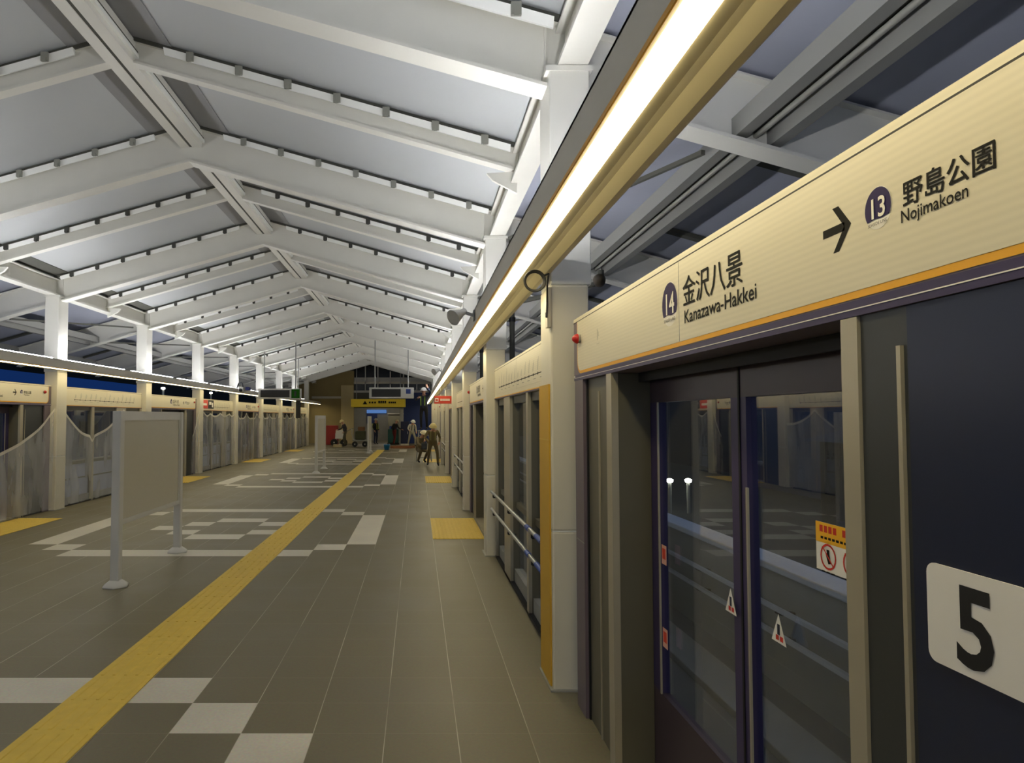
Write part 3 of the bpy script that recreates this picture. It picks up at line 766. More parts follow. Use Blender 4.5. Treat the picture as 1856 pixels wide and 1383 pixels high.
sheet(LB[3][1]-0.6, LB[3][1]-0.02, [(0, 1.2), (1, 1.95)], 0.05, 'narrow strip of film drawn up against the left column by red notice', 3)
for k, sd_ in ((4, 4), (5, 5), (6, 6), (7, 7), (8, 8)):
    if k == 4: tops = [(0, 1.94), (0.2, 1.9), (0.5, 1.92), (0.8, 1.9), (1, 1.94)]
    else: tops = [(0, 1.92), (0.15, 1.75), (0.33, 1.95), (0.6, 1.74), (0.8, 1.95), (1, 1.8)]
    sheet(LB[k][0]+0.03, LB[k][1]-0.03, tops, 0.04, '%s creased plastic film covering a left screen, counted from the red notice plate' % ['nearest', 'second', 'third', 'fourth', 'fifth'][k-4], sd_)

# ------------------------------------------------------------------ signboards on the platform
def signboard(x, y0, y1, label, ztop=1.82, zb=0.63):
    t = thing('signboard', label, 'signboard', (x, (y0+y1)/2, 0), 'blank signboards along the platform')
    for y in (y0, y1):
        b = MB(); b.bbox(x-0.045, x+0.045, y-0.045, y+0.045, 0.05, ztop, M_frame, 0.008); p = b.build('post', t)
        b = MB(); b.lathe([(0.135, 0), (0.135, 0.018), (0.09, 0.05), (0.06, 0.07)], (x, y, 0.0), (0, 0, 1), M_frame, 6)
        b.build('foot', p)
    b = MB(); b.box(x-0.022, x+0.022, y0+0.045, y1-0.045, zb+0.05, ztop-0.10, M_board); p = b.build('panel', t)
    b = MB(); b.box(x-0.034, x+0.034, y0+0.045, y1-0.045, ztop-0.10, ztop-0.0, M_frame); b.build('top_rail', t)
    b = MB(); b.box(x-0.034, x+0.034, y0+0.045, y1-0.045, zb, zb+0.05, M_frame); b.build('bottom_rail', t)
    b = MB(); b.box(x-0.03, x+0.03, y0+0.045, y0+0.08, zb+0.05, ztop-0.10, M_frame); b.box(x-0.03, x+0.03, y1-0.08, y1-0.045, zb+0.05, ztop-0.10, M_frame); b.build('side_rail', t)
    return t
signboard(-3.13, 7.08, 8.88, 'large blank grey signboard on two white posts, closest to the camera')
signboard(-3.2, 21.4, 23.2, 'middle blank signboard beyond the large one, seen nearly edge on')
signboard(-2.42, 33.2, 34.8, 'farthest blank signboard, a thin pale upright before the workers')

# ------------------------------------------------------------------ cable coil, pipe, cameras
t = thing('cable_coil', 'loop of dark cable hanging from the nearest column head below the duct', 'cable', (0.84, 4.36, 2.60))
b = MB(); c = Vector((0.700, 4.02, 2.566)); n = 28
for q in range(3):
    r = 0.054+0.005*q; off = 0.006*q
    pts = [(c.x+r*math.cos(2*PI*i/n), c.y-off, c.z+r*math.sin(2*PI*i/n)) for i in range(n+1)]
    b.path(pts, 0.0045, M_black, 6)
b.build('coil_loop', t)
b = MB(); b.path([(0.755, 4.02, 2.60), (0.80, 4.10, 2.628), (0.83, 4.30, 2.60), (0.842, 4.37, 2.50), (0.84, 4.38, 2.40)], 0.006, M_black, 6); b.build('hanging_tail', t)
b = MB(); b.box(0.845, 0.868, 4.38, 4.45, 2.34, 2.60, M_stain); b.box(0.84, 0.846, 4.39, 4.43, 2.41, 2.44, M_black); b.build('clamp', t)
for k in (1, 2):
    b = MB(); x = 1.235; y = COLY[k]+0.2
    b.cyl((x, y, 2.1), (x, y, 3.95), 0.035, M_joint, 12); b.cyl((x, y, 3.0), (x, y, 3.06), 0.045, M_black, 12); b.cyl((x, y, 3.93), (x, y, 4.08), 0.06, M_joint, 12)
    tag(b.build('drain_pipe'), 'dark drain pipe behind the %s column on the right' % nth(k), 'pipe', 'drain pipes')
b = MB(); b.lathe([(0.03, 0), (0.07, 0.03), (0.075, 0.12), (0.05, 0.2), (0.03, 0.24)], (2.25, 8.3, 3.42), (-0.3, -1, 0.1), mat('brown_valve', (60, 50, 34), 0.6))
b.cyl((2.25, 8.35, 3.42), (1.3, 8.75, 3.25), 0.03, M_joint); b.cyl((2.25, 8.25, 3.42), (2.25, 8.25, 3.56), 0.04, M_joint)
tag(b.build('gutter_outlet'), 'brown gutter outlet under the channels above the station name header', 'pipe')
def horn(loc, d, label, name='horn_speaker', wall=None):
    t = thing(name, label, 'speaker', loc, 'horn speakers on the ducts'); L = Vector(loc); d = Vector(d).normalized()
    b = MB(); b.lathe([(0.03, -0.11), (0.035, -0.06), (0.05, -0.02), (0.075, 0.06), (0.08, 0.065), (0.066, 0.06)], L, d, M_frame, 20); b.build('horn', t)
    b = MB(); b.lathe([(0.066, 0.045), (0.02, 0.03), (0.012, 0.05)], L, d, M_clip, 16); b.build('driver', t)
    b = MB(); b.bar(L-d*0.08, Vector((wall, L.y+0.02, L.z+0.0)), 0.02, 0.03, M_gutter); b.box(wall-0.006, wall+0.004, L.y-0.03, L.y+0.07, L.z-0.05, L.z+0.05, M_gutter); b.build('mount_arm', t)
horn((0.385, 6.5, 2.74), (-0.75, -0.6, -0.5), 'pale horn speaker on the near part of the right duct', wall=0.545)
horn((0.42, 15.5, 2.82), (-0.75, -0.6, -0.4), 'small far horn speaker further along the right duct', wall=0.545)
t = thing('security_camera', 'grey security camera on black bracket by the left duct', 'camera', (-6.3, 24.2, 2.75))
b = MB(); b.bbox(-6.35, -6.17, 23.9, 24.4, 2.66, 2.84, M_frame, 0.02); b.build('housing', t)
b = MB(); b.cyl((-6.26, 23.88, 2.72), (-6.26, 23.9, 2.72), 0.06, M_black); b.build('lens', t)
b = MB(); b.path([(-6.26, 24.2, 2.84), (-6.3, 24.2, 3.0), (-6.42, 24.2, 2.98), (-6.47, 24.2, 2.80)], 0.025, M_black); b.build('bracket', t)
b = MB(); b.bbox(-6.13, -6.0, 24.0, 24.3, 2.72, 2.84, mat('blue_cap', (36, 48, 120), 0.5), 0.02); b.build('blue_cap', t)

# ------------------------------------------------------------------ hanging boards
def hang_board(x0, x1, y, z0, z1, label, exitx):
    t = thing('departure_board', label, 'display board', ((x0+x1)/2, y, z0), 'hanging departure boards')
    b = MB(); b.bbox(x0, x1, y, y+0.2, z0, z1, M_frame, 0.015); b.build('housing', t)
    b = MB(); b.box(x0+0.1, x0+1.22, y-0.006, y-0.001, z0+0.06, z1-0.06, M_display); b.build('display_panel', t)
    for x in (x0+0.22, x1-0.22):
        b = MB(); b.cyl((x, y+0.1, z1), (x, y+0.1, roofz(x)-0.02), 0.022, M_gutter, 10); b.cyl((x, y+0.1, roofz(x)-0.12), (x, y+0.1, roofz(x)-0.02), 0.05, M_clipd, 10); b.build('hanging_pole', t)
    b = MB()
    if exitx: b.box(x1-0.36, x1-0.04, y-0.008, y-0.001, z0+0.03, z1-0.03, M_green); b.box(x1-0.25, x1-0.17, y-0.011, y-0.008, z0+0.1, z1-0.1, M_display)
    else: b.box(x1-0.3, x1-0.12, y-0.008, y-0.001, z0+0.18, z1-0.06, M_wall_blue)
    b.build('pictogram', t)
hang_board(-6.15, -4.5, 26, 2.47, 2.87, 'dark departure board with green exit sign hanging on the left', True)
hang_board(-1.87, -0.15, 26, 2.49, 2.91, 'dark departure board with blue pictogram hanging centrally before the yellow sign', False)
t = thing('direction_sign', 'wide bright yellow direction sign hanging across the far concourse entrance', 'sign', (-2.5, 43, 2.42))
b = MB(); b.bbox(-4.25, -0.77, 43, 43.2, 2.42, 2.93, M_yellowsign, 0.02); b.build('sign_box', t)
b = MB(); rr = random.Random(5)
b.prism([(-3.5, 2.6), (-3.2, 2.6), (-3.35, 2.82)], 'y', 42.985, 42.995, M_text)
for x in (-3.1, -2.93, -2.76, -2.5, -2.37, -2.24, -2.11, -1.85, -1.72, -1.6, -1.48):
    h = 0.16 if x > -2.6 and x < -2 else 0.11; b.box(x, x+0.1, 42.985, 42.995, 2.66, 2.66+h, M_text)
b.build('sign_marks', t)
for x in (-3.9, -1.1):
    b = MB(); b.cyl((x, 43.1, 2.92), (x, 43.1, roofz(x)), 0.02, M_gutter, 8); b.build('hanging_pole', t)
b = MB(); b.bbox(-5.95, -5.75, 33.0, 33.25, 1.72, 2.6, M_black, 0.02); b.cyl((-5.85, 33.1, 2.6), (-5.85, 33.1, 4.765), 0.02, M_gutter)
tag(b.build('narrow_monitor'), 'narrow black monitor hanging near the far left columns', 'monitor')

# ------------------------------------------------------------------ far concourse end
we = MB()
we.box(-8.6, -4.35, YEND, YEND+0.3, 0, 4.95, M_concd)
we.box(-5.2, -4.35, YEND-0.15, YEND, 0, 3.95, mat('pale_pilaster', (214, 196, 146), 0.8))
we.box(-7.2, -5.2, YEND-0.06, YEND, 3.05, 3.2, M_col)
we.box(-4.35, 1.6, YEND, YEND+0.3, 4.05, 4.2, M_col); we.box(-4.35, 1.6, YEND, YEND+0.3, 3.45, 3.6, M_frame)
we.box(-4.35, 1.6, YEND+0.2, YEND+0.3, 4.2, 4.5, M_frame)
for x in (-3.6, -2.75, -1.9, -1.0, -0.1, 0.8): we.box(x, x+0.07, YEND, YEND+0.2, 3.6, 5.3 if -3.8 < x < -2 else 4.9, M_frame)
we.box(-4.35, 1.6, YEND+0.31, YEND+0.34, 3.45, 5.4, mat('night_window', (16, 20, 24), 0.2))
we.box(-4.35, -0.95, YEND, YEND+0.3, 2.4, 3.45, mat('dark_lintel', (80, 78, 66), 0.6))
we.box(-0.95, 1.6, YEND, YEND+0.3, 0, 3.45, M_wall_blue)
struct(we.build('wall_end'))
wb = MB(); wb.box(-7, 1.6, 52, 52.2, 0, 4, M_conc); wb.box(-7, 1.6, YEND+0.35, 52, 3.4, 3.5, M_conc); wb.box(-7, -6.8, YEND+0.3, 52, 0, 3.4, M_conc); wb.box(1.5, 1.6, YEND+0.3, 52, 0, 3.4, M_conc)
struct(wb.build('wall_back'))
b = MB(); b.box(-3.9, -2.4, 51.8, 51.95, 2.1, 2.35, emit('blue_lightbox', (90, 130, 190), 0.3))
b.box(-3.9, -3.1, 51.85, 51.97, 1.3, 2.05, M_wall_blue)
tag(b.build('lit_panel'), 'small blue lit panel deep inside the concourse entrance', 'sign')
b = MB(); b.box(-2.2, -1.1, 50.5, 51.0, 0.0, 2.0, mat('grey_shutter', (140, 138, 122), 0.6)); b.box(-2.25, -1.05, 50.4, 51.05, 2.0, 2.08, M_frame)
tag(b.build('grey_booth'), 'grey booth standing behind the concourse entrance', 'booth')
t = thing('ceiling_lamp', 'strip lamp on the concourse ceiling', 'light fitting', (-3, 49, 3.35))
b = MB(); b.box(-4.2, -1.2, 48.9, 49.1, 3.3, 3.38, emit('concourse_lamp', (255, 240, 210), 5.0)); b.build('lamp_tube', t)
b = MB(); b.box(-4.3, -1.1, 48.85, 49.15, 3.38, 3.4, M_frame); b.build('lamp_body', t)
def simple(name, label, cat, parts, loc, group=None):
    t = thing(name, label, cat, loc, group)
    for nm, fn in parts:
        b = MB(); fn(b); b.build(nm, t)
    return t
simple('red_cabinet', 'red metal cabinet standing at the far left of the concourse', 'cabinet', [
    ('cabinet_body', lambda b: b.bbox(-5.85, -5.1, 43.2, 43.8, 0.02, 1.25, mat('red_paint', (150, 36, 28), 0.5), 0.02)),
    ('cabinet_door', lambda b: b.box(-5.8, -5.15, 43.17, 43.195, 0.1, 1.2, MATS['red_paint'])),
    ('handle', lambda b: b.box(-5.25, -5.2, 43.14, 43.168, 0.6, 0.75, M_frame))], (-5.5, 43.5, 0))
def wheel(b, c, r, m):
    n = 20
    b.lathe([(r*0.8, -0.025), (r, -0.025), (r, 0.025), (r*0.8, 0.025)], c, (0, 1, 0), m, n); b.lathe([(r*0.2, -0.03), (r*0.2, 0.03)], c, (0, 1, 0), M_frame, 10)
simple('hand_truck', 'white bodied work cart with black wheels beside the red cabinet', 'cart', [
    ('cart_tub', lambda b: b.prism([(-5.1, 0.45), (-4.55, 0.45), (-4.4, 0.95), (-5.05, 1.0)], 'y', 41.8, 42.4, M_white)),
    ('wheel', lambda b: wheel(b, (-5.15, 41.75, 0.22), 0.22, M_black)),
    ('wheel', lambda b: wheel(b, (-4.55, 41.75, 0.22), 0.22, M_black)),
    ('handle', lambda b: b.path([(-4.4, 41.9, 0.9), (-4.1, 41.9, 1.05), (-3.95, 41.9, 1.1)], 0.02, M_clip)),
    ('frame', lambda b: (b.bar((-5.15, 41.8, 0.25), (-4.55, 41.8, 0.25), 0.04, 0.04, M_clip), b.bar((-5.0, 41.85, 0.25), (-5.0, 41.85, 0.5), 0.04, 0.04, M_clip), b.bar((-4.6, 41.85, 0.25), (-4.6, 41.85, 0.5), 0.04, 0.04, M_clip)))], (-4.8, 42.1, 0))
M_olive = mat('olive_canvas', (74, 74, 50), 0.9); M_brown = mat('brown_board', (120, 84, 52), 0.8); M_teal = mat('teal_paint', (30, 84, 74), 0.5)
simple('equipment_trolley', 'dark loaded equipment trolley beside the worker left of the far signboard', 'cart', [
    ('load', lambda b: (b.bbox(-3.75, -3.15, 40.6, 41.3, 0.42, 0.95, M_olive, 0.05), b.bbox(-3.6, -3.2, 40.7, 41.2, 0.95, 1.2, M_brown, 0.03))),
    ('deck', lambda b: b.box(-3.9, -3.0, 40.5, 41.4, 0.35, 0.41, M_clip)),
    ('wheel', lambda b: wheel(b, (-3.75, 40.45, 0.17), 0.17, M_black)),
    ('wheel', lambda b: wheel(b, (-3.15, 40.45, 0.17), 0.17, M_black)),
    ('push_bar', lambda b: b.path([(-3.88, 40.6, 0.41), (-4.0, 40.6, 1.05), (-4.0, 41.3, 1.05), (-3.88, 41.3, 0.41)], 0.018, M_frame)),
    ('legs', lambda b: [b.cyl((x, 40.6, 0.16), (x, 40.6, 0.36), 0.02, M_clip) for x in (-3.75, -3.15)])], (-3.45, 41, 0))
simple('teal_machine', 'dark teal machine standing inside the concourse entrance', 'machine', [
    ('machine_body', lambda b: b.bbox(-1.95, -1.25, 44.2, 44.8, 0.1, 1.0, M_teal, 0.04)),
    ('machine_top', lambda b: b.bbox(-1.85, -1.35, 44.25, 44.7, 1.0, 1.2, M_bluetape, 0.03)),
    ('base', lambda b: b.box(-1.98, -1.22, 44.18, 44.82, 0.0, 0.1, M_black))], (-1.6, 44.5, 0))
simple('plank_pile', 'low pile of orange brown planks on the floor near the concourse', 'planks', [
    ('plank_stack', lambda b: [b.box(-1.55+0.05*i, -0.35+0.04*i, 38.6+0.1*i, 38.75+0.1*i, 0.0+0.035*j, 0.033+0.035*j, mat('orange_plank', (150, 96, 60), 0.8)) for i in range(6) for j in range(4) if (i+j) % 5 < 4]),
    ('covering', lambda b: b.bbox(-1.0, -0.5, 38.7, 39.1, 0.141, 0.25, M_stain, 0.03))], (-1, 38.9, 0))
simple('blue_bucket', 'bright blue bucket on the tactile strip before the concourse', 'bucket', [
    ('bucket_body', lambda b: b.lathe([(0.12, 0.0), (0.17, 0.26), (0.18, 0.26), (0.18, 0.28), (0.16, 0.27), (0.15, 0.2)], (-1.68, 36.9, 0.0), (0, 0, 1), mat('bright_blue_plastic', (40, 130, 190), 0.4))),
    ('handle', lambda b: b.path([(-1.68+0.18*math.cos(a), 36.9, 0.27+0.1*math.sin(a)) for a in [PI*i/8 for i in range(9)]], 0.008, M_frame, 6))], (-1.68, 36.9, 0))
simple('cardboard_carton', 'flat pale carton on the floor left of the far signboard', 'box', [
    ('carton', lambda b: b.bbox(-5.0, -4.5, 40.0, 40.4, 0.0, 0.16, mat('pale_carton', (176, 160, 120), 0.8), 0.01)), ('tape', lambda b: b.box(-4.78, -4.72, 39.995, 40.405, 0.155, 0.163, M_brown))], (-4.75, 40.2, 0))
simple('blue_locker', 'dark blue locker at the right jamb of the concourse entrance', 'cabinet', [
    ('locker_body', lambda b: b.bbox(-1.1, -0.55, 43.9, 44.4, 0.02, 1.5, mat('navy_paint', (22, 30, 66), 0.5), 0.02)),
    ('locker_door', lambda b: b.box(-1.07, -0.58, 43.87, 43.895, 0.1, 1.45, MATS['navy_paint'])), ('handle', lambda b: b.box(-0.66, -0.63, 43.85, 43.868, 0.7, 0.85, M_frame))], (-0.8, 44.1, 0))
simple('ticket_gate_post', 'pale upright gate post in front of the blue wall', 'post', [
    ('post_body', lambda b: b.bbox(-1.2, -0.98, 45.4, 45.7, 0.0, 2.3, M_frame, 0.02)), ('cap', lambda b: b.box(-1.22, -0.96, 45.38, 45.72, 2.3, 2.34, M_clip))], (-1.1, 45.5, 0))

# ------------------------------------------------------------------ workers
def person(loc, rz, J, label, jacket, trousers, helmet, held=None, hscale=1.0, vest=None):
    """J: joint name -> (x, y, z) in the worker's own frame, facing -Y"""
    t = bpy.data.objects.new('person', None); COL.objects.link(t); t.location = loc; t.rotation_euler = (0, 0, rz)
    tag(t, label, 'person', 'station workers')
    V = []; E = []; R = []; idx = {}
    def add(n, p, r):
        idx[n] = len(V); V.append(Vector(p)); R.append(r)
    rad = dict(pelvis=.135, waist=.125, chest=.15, neck0=.1, neck=.055, head=.088, crown=.07,
               lsh=.07, lel=.048, lwr=.034, lha=.03, rsh=.07, rel=.048, rwr=.034, rha=.03,
               lhip=.095, lkn=.062, lan=.045, lto=.035, rhip=.095, rkn=.062, ran=.045, rto=.035)
    for n, r in rad.items(): add(n, J[n], r)
    ch = [('pelvis', 'waist'), ('waist', 'chest'), ('chest', 'neck0'), ('neck0', 'neck'), ('neck', 'head'), ('head', 'crown'),
          ('chest', 'lsh'), ('lsh', 'lel'), ('lel', 'lwr'), ('lwr', 'lha'), ('chest', 'rsh'), ('rsh', 'rel'), ('rel', 'rwr'), ('rwr', 'rha'),
          ('pelvis', 'lhip'), ('lhip', 'lkn'), ('lkn', 'lan'), ('lan', 'lto'), ('pelvis', 'rhip'), ('rhip', 'rkn'), ('rkn', 'ran'), ('ran', 'rto')]
    E = [(idx[a], idx[b]) for a, b in ch]
    for s in 'lr':
        h = V[idx[s+'ha']]; d = (h-V[idx[s+'wr']]).normalized(); side = d.cross(Vector((0, -1, 0.3))).normalized()
        for k, (o, L) in enumerate(((-.03, .055), (-.01, .07), (.01, .065), (.03, .05))):
            a = h+side*o+d*0.03; b2 = a+d*L*0.5; c = b2+d*L*0.4+Vector((0, -.4, -.2))*L*0.4
            i0 = len(V); V += [a, b2, c]; R += [.0095, .0085, .0075]; E += [(idx[s+'ha'], i0), (i0, i0+1), (i0+1, i0+2)]
        a = V[idx[s+'wr']]*0.4+h*0.6+side*-.03; b2 = a-side*.03+d*.03
        i0 = len(V); V += [a, b2]; R += [.011, .009]; E += [(idx[s+'ha'], i0), (i0, i0+1)]
    me = bpy.data.meshes.new('body'); me.from_pydata([tuple(v*hscale) for v in V], E, []); me.update()
    o = bpy.data.objects.new('body', me); COL.objects.link(o)
    sk = o.modifiers.new('skin', 'SKIN'); sk.use_smooth_shade = True
    for i, sv in enumerate(me.skin_vertices[0].data): sv.radius = (R[i]*hscale, R[i]*hscale); sv.use_root = (i == 0)
    ss = o.modifiers.new('sub', 'SUBSURF'); ss.levels = 1; ss.render_levels = 1
    bpy.context.view_layer.update()
    m2 = bpy.data.meshes.new_from_object(o.evaluated_get(bpy.context.evaluated_depsgraph_get()))
    bpy.data.objects.remove(o)
    mj = mat('cloth_%s' % (str(jacket)), jacket, 0.9, noise=0.12, scale=9); mt = mat('cloth_%s' % (str(trousers)), trousers, 0.9, noise=0.1, scale=9)
    m2.materials.clear()
    for m in (mj, mt, M_skin, M_black): m2.materials.append(m)
    segs = [(V[idx[a]]*hscale, V[idx[b]]*hscale, a, b) for a, b in ch]
    for p in m2.polygons:
        c = p.center; best = None
        for a, b2, na, nb in segs:
            ab = b2-a; tt = max(0, min(1, (c-a).dot(ab)/max(ab.length_squared, 1e-9))); d = (a+ab*tt-c).length
            if best is None or d < best[0]: best = (d, na, nb)
        nb = best[2]
        k = 2 if nb in ('head', 'crown', 'lha', 'rha', 'neck') else 3 if nb in ('lto', 'rto') else 1 if nb in ('lhip', 'rhip', 'lkn', 'rkn', 'lan', 'ran') else 0
        p.material_index = k
    bo = bpy.data.objects.new('body', m2); COL.objects.link(bo); bo.parent = t
    # face and helmet
    H = Vector(J['head'])*hscale; U = (Vector(J['crown'])-Vector(J['neck'])).normalized(); F = (Vector((0, -1, 0))-U*Vector((0, -1, 0)).dot(U)).normalized(); Rt = F.cross(U)
    def child(mb, name):
        me = bpy.data.meshes.new(name); me.from_pydata([tuple(v) for v in mb.v], [], mb.f)
        for m in mb.m: me.materials.append(m)
        me.polygons.foreach_set('material_index', mb.mi); me.polygons.foreach_set('use_smooth', mb.smooth); me.update()
        ob = bpy.data.objects.new(name, me); COL.objects.link(ob); ob.parent = t; return ob
    b = MB()
    for sg in (1, -1): b.lathe([(0.002, -.004), (0.011, 0.0), (0.011, 0.004), (0.002, 0.008)], H+F*0.085+Rt*sg*0.032, F, M_black, 8)
    b.lathe([(0.016, 0), (0.012, 0.02), (0.003, 0.03)], H+F*0.08-U*0.028, F, M_skin, 8)
    b.bar(H+F*0.088-U*0.058-Rt*0.022, H+F*0.088-U*0.058+Rt*0.022, 0.008, 0.007, M_redsign)
    for sg in (1, -1): b.lathe([(0.022, 0), (0.024, 0.01), (0.01, 0.018)], H+Rt*sg*0.08-U*0.01, Rt*sg, M_skin, 8)
    child(b, 'face')
    b = MB(); mh = mat('helmet_%s' % str(helmet), helmet, 0.3); n = 9
    prof = [(0.150, 0.0), (0.152, 0.008), (0.122, 0.014)] + [(0.122*math.cos(PI/2*i/n), 0.014+0.115*math.sin(PI/2*i/n)) for i in range(1, n)] + [(0.004, 0.13)]
    b.lathe(prof, H+U*0.035, U, mh, 20); child(b, 'helmet')
    b = MB(); b.path([tuple(H+Rt*0.09+U*0.04), tuple(H-U*0.1+F*0.04), tuple(H-Rt*0.09+U*0.04)], 0.006, M_black, 6); child(b, 'chin_strap')
    if vest:
        b = MB(); mv = mat('vest_%s' % str(vest), vest, 0.7)
        P = (Vector(J['pelvis'])*hscale); C = Vector(J['neck0'])*hscale; ax = (C-P)
        for off in (-0.07, 0.07):
            for fb in (-1, 1):
                pts = [P+Rt*off*1.2+ax*q+Vector((0, fb*(0.15+0.02*math.sin(q*3)), 0)) for q in (0.15, 0.45, 0.7, 0.95)]
                for p0, p1 in zip(pts, pts[1:]): b.bar(p0, p1, 0.04, 0.012, mv)
        child(b, 'harness')
    if held: 
        b = MB(); held(b); child(b, 'tool_bag')
    return t
STAND = dict(pelvis=(0, 0, .92), waist=(0, 0, 1.08), chest=(0, .0, 1.25), neck0=(0, .01, 1.38), neck=(0, .0, 1.46), head=(0, -.02, 1.56), crown=(0, -.02, 1.65),
             lsh=(.18, 0, 1.37), lel=(.25, .02, 1.12), lwr=(.24, -.08, .92), lha=(.235, -.11, .86), rsh=(-.18, 0, 1.37), rel=(-.25, .02, 1.12), rwr=(-.24, -.08, .92), rha=(-.235, -.11, .86),
             lhip=(.10, 0, .86), lkn=(.12, -.02, .48), lan=(.12, .03, .09), lto=(.13, -.12, .045), rhip=(-.10, 0, .86), rkn=(-.12, -.02, .48), ran=(-.12, .03, .09), rto=(-.13, -.12, .045))
def pose(**k): d = dict(STAND); d.update(k); return d
WALK = pose(chest=(0, -.07, 1.22), neck0=(0, -.1, 1.34), neck=(0, -.14, 1.4), head=(.0, -.19, 1.47), crown=(0, -.22, 1.56), lsh=(.18, -.08, 1.32), rsh=(-.18, -.08, 1.32),
            lel=(.27, .02, 1.08), lwr=(.24, -.12, .9), lha=(.22, -.17, .86), rel=(-.3, -.12, 1.1), rwr=(-.32, -.34, 1.0), rha=(-.33, -.40, .98),
            lkn=(.17, -.14, .5), lan=(.19, -.05, .1), lto=(.21, -.2, .045), rkn=(-.15, .04, .48), ran=(-.19, .16, .1), rto=(-.21, .03, .045))
KHAKI = (112, 98, 66)
person((0.55, 24.5, 0.0), 0, WALK, 'person in khaki work clothes and tan helmet walking toward the camera on the right', KHAKI, (108, 92, 60), (206, 190, 130),
       held=lambda b: (b.bbox(-.42, -.22, -.52, -.36, .62, .86, mat('dark_bag', (50, 52, 56), 0.8), 0.03), b.path([(-.36, -.44, .86), (-.34, -.42, .97), (-.28, -.44, .86)], 0.008, M_black, 6)), hscale=0.95, vest=(140, 132, 80))
CROUCH = pose(pelvis=(0, .15, .55), waist=(0, .1, .7), chest=(0, -.0, .85), neck0=(0, -.07, .97), neck=(0, -.12, 1.04), head=(0, -.18, 1.12), crown=(0, -.2, 1.21),
              lsh=(.18, -.03, .95), rsh=(-.18, -.03, .95), lel=(.24, -.2, .75), lwr=(.15, -.4, .68), lha=(.13, -.46, .67), rel=(-.24, -.2, .75), rwr=(-.15, -.4, .68), rha=(-.13, -.46, .67),
              lhip=(.1, .12, .5), lkn=(.15, -.25, .46), lan=(.13, .02, .09), lto=(.14, -.13, .045), rhip=(-.1, .12, .5), rkn=(-.15, -.25, .46), ran=(-.13, .02, .09), rto=(-.14, -.13, .045))
person((0.14, 26.2, 0.0), 0.5, pose(**{**CROUCH}), 'person with pale helmet bending low just behind the khaki worker', (120, 106, 76), (96, 84, 60), (222, 210, 170))
UPREACH = pose(lel=(.3, -.1, 1.5), lwr=(.22, -.2, 1.7), lha=(.2, -.22, 1.76), rel=(-.28, -.2, 1.2), rwr=(-.14, -.36, 1.28), rha=(-.08, -.4, 1.3))
person((0.25, 27.2, 1.25), -0.3, UPREACH, 'person in dark clothes and white helmet standing up on a stepladder', (34, 40, 62), (22, 24, 30), (232, 232, 228), vest=(120, 150, 60))
t = thing('stepladder', 'aluminium stepladder under the worker with a white helmet', 'ladder', (0.25, 27.3, 0))
for sx in (-1, 1):
    b = MB(); b.bar((0.25+sx*0.3, 26.75, 0.025), (0.25+sx*0.2, 27.1, 1.2), 0.035, 0.05, M_gutter); b.build('front_rail', t)
    b = MB(); b.bar((0.25+sx*0.3, 27.75, 0.025), (0.25+sx*0.2, 27.35, 1.2), 0.035, 0.05, M_gutter); b.build('rear_rail', t)
for i in range(4):
    q = (i+0.6)/4.2; b = MB(); b.bar((0.25-0.3+0.1*q, 26.75+0.35*q, 1.2*q), (0.25+0.3-0.1*q, 26.75+0.35*q, 1.2*q), 0.08, 0.02, M_gutter); b.build('tread', t)
b = MB(); b.box(0.0, 0.5, 27.0, 27.45, 1.2, 1.24, M_gutter); b.build('top_platform', t)
person((-0.35, 40.5, 0), 0.4, WALK, 'person in pale shirt with white helmet working before the blue wall', (200, 196, 176), (170, 164, 140), (238, 236, 228), vest=(40, 44, 40))
person((-4.4, 41.0, 0), -1.2, WALK, 'person with cream helmet pushing the loaded trolley at the left', (54, 52, 56), (88, 84, 66), (220, 206, 150))
person((-2.75, 44.3, 0), 1.0, pose(), 'person in high visibility harness standing inside the concourse entrance', (32, 36, 44), (40, 46, 72), (180, 186, 180), vest=(190, 200, 90))
person((-1.5, 43.4, 0), 2.2, WALK, 'person in dark red trousers beside the navy locker', (34, 32, 32), (110, 34, 30), (206, 190, 150))

# ------------------------------------------------------------------ outside: guideways, walls, town
gr = MB(); gr.box(-60, PL-0.4, -12, 110, -1.35, -1.1, M_asph); gr.box(PR+0.4, 60, -12, 110, -1.35, -1.1, M_asph)
gr.box(-60, 60, 53.5, 110, -1.34, -1.09, M_earth); gr.box(-60, -10.1, -12, 53.4, -1.34, -1.09, M_earth); gr.box(4.15, 60, -12, 53.4, -1.34, -1.09, M_earth)
struct(gr.build('ground'))
for side in ('right', 'left'):
    s = 1 if side == 'right' else -1
    def X(x): return x if s > 0 else 2*CX - x
    wl = MB(); wl.box(X(3.85), X(4.1), -10, 70, -1.1, 0.10, M_conc); wl.bbox(X(3.8), X(4.15), -10, 70, 0.10, 0.18, mat('pale_coping', (214, 220, 228), 0.7), 0.02)
    struct(wl.build('wall_%s' % side))
    for z, nm in ((-0.21, 'upper'), (-0.47, 'lower')):
        t = thing('power_rail', '%s power rail running along the %s guideway wall' % (nm, side), 'rail', (X(3.7), 20, z), 'power rails on the guideway walls')
        b = MB(); b.box(X(3.66), X(3.71), -8, 60, z-0.02, z+0.02, M_rust); b.build('conductor', t)
        for i in range(16):
            y = 1.0+i*2.0
            b = MB(); b.box(X(3.71), X(3.85), y-0.03, y+0.03, z-0.06, z-0.03, M_black); b.box(X(3.68), X(3.74), y-0.05, y+0.05, z-0.05, z-0.021, M_black); b.build('insulator', t)
    for x in (1.55, 3.0):
        b = MB(); b.bbox(X(x), X(x+0.45), -8, 60, -1.1, -1.02, M_conc, 0.01)
        tag(b.build('running_slab'), 'concrete running slab for rubber tyres, %s the %s platform edge' % ('beside' if x < 2 else 'away from', side), 'track slab', 'running slabs')
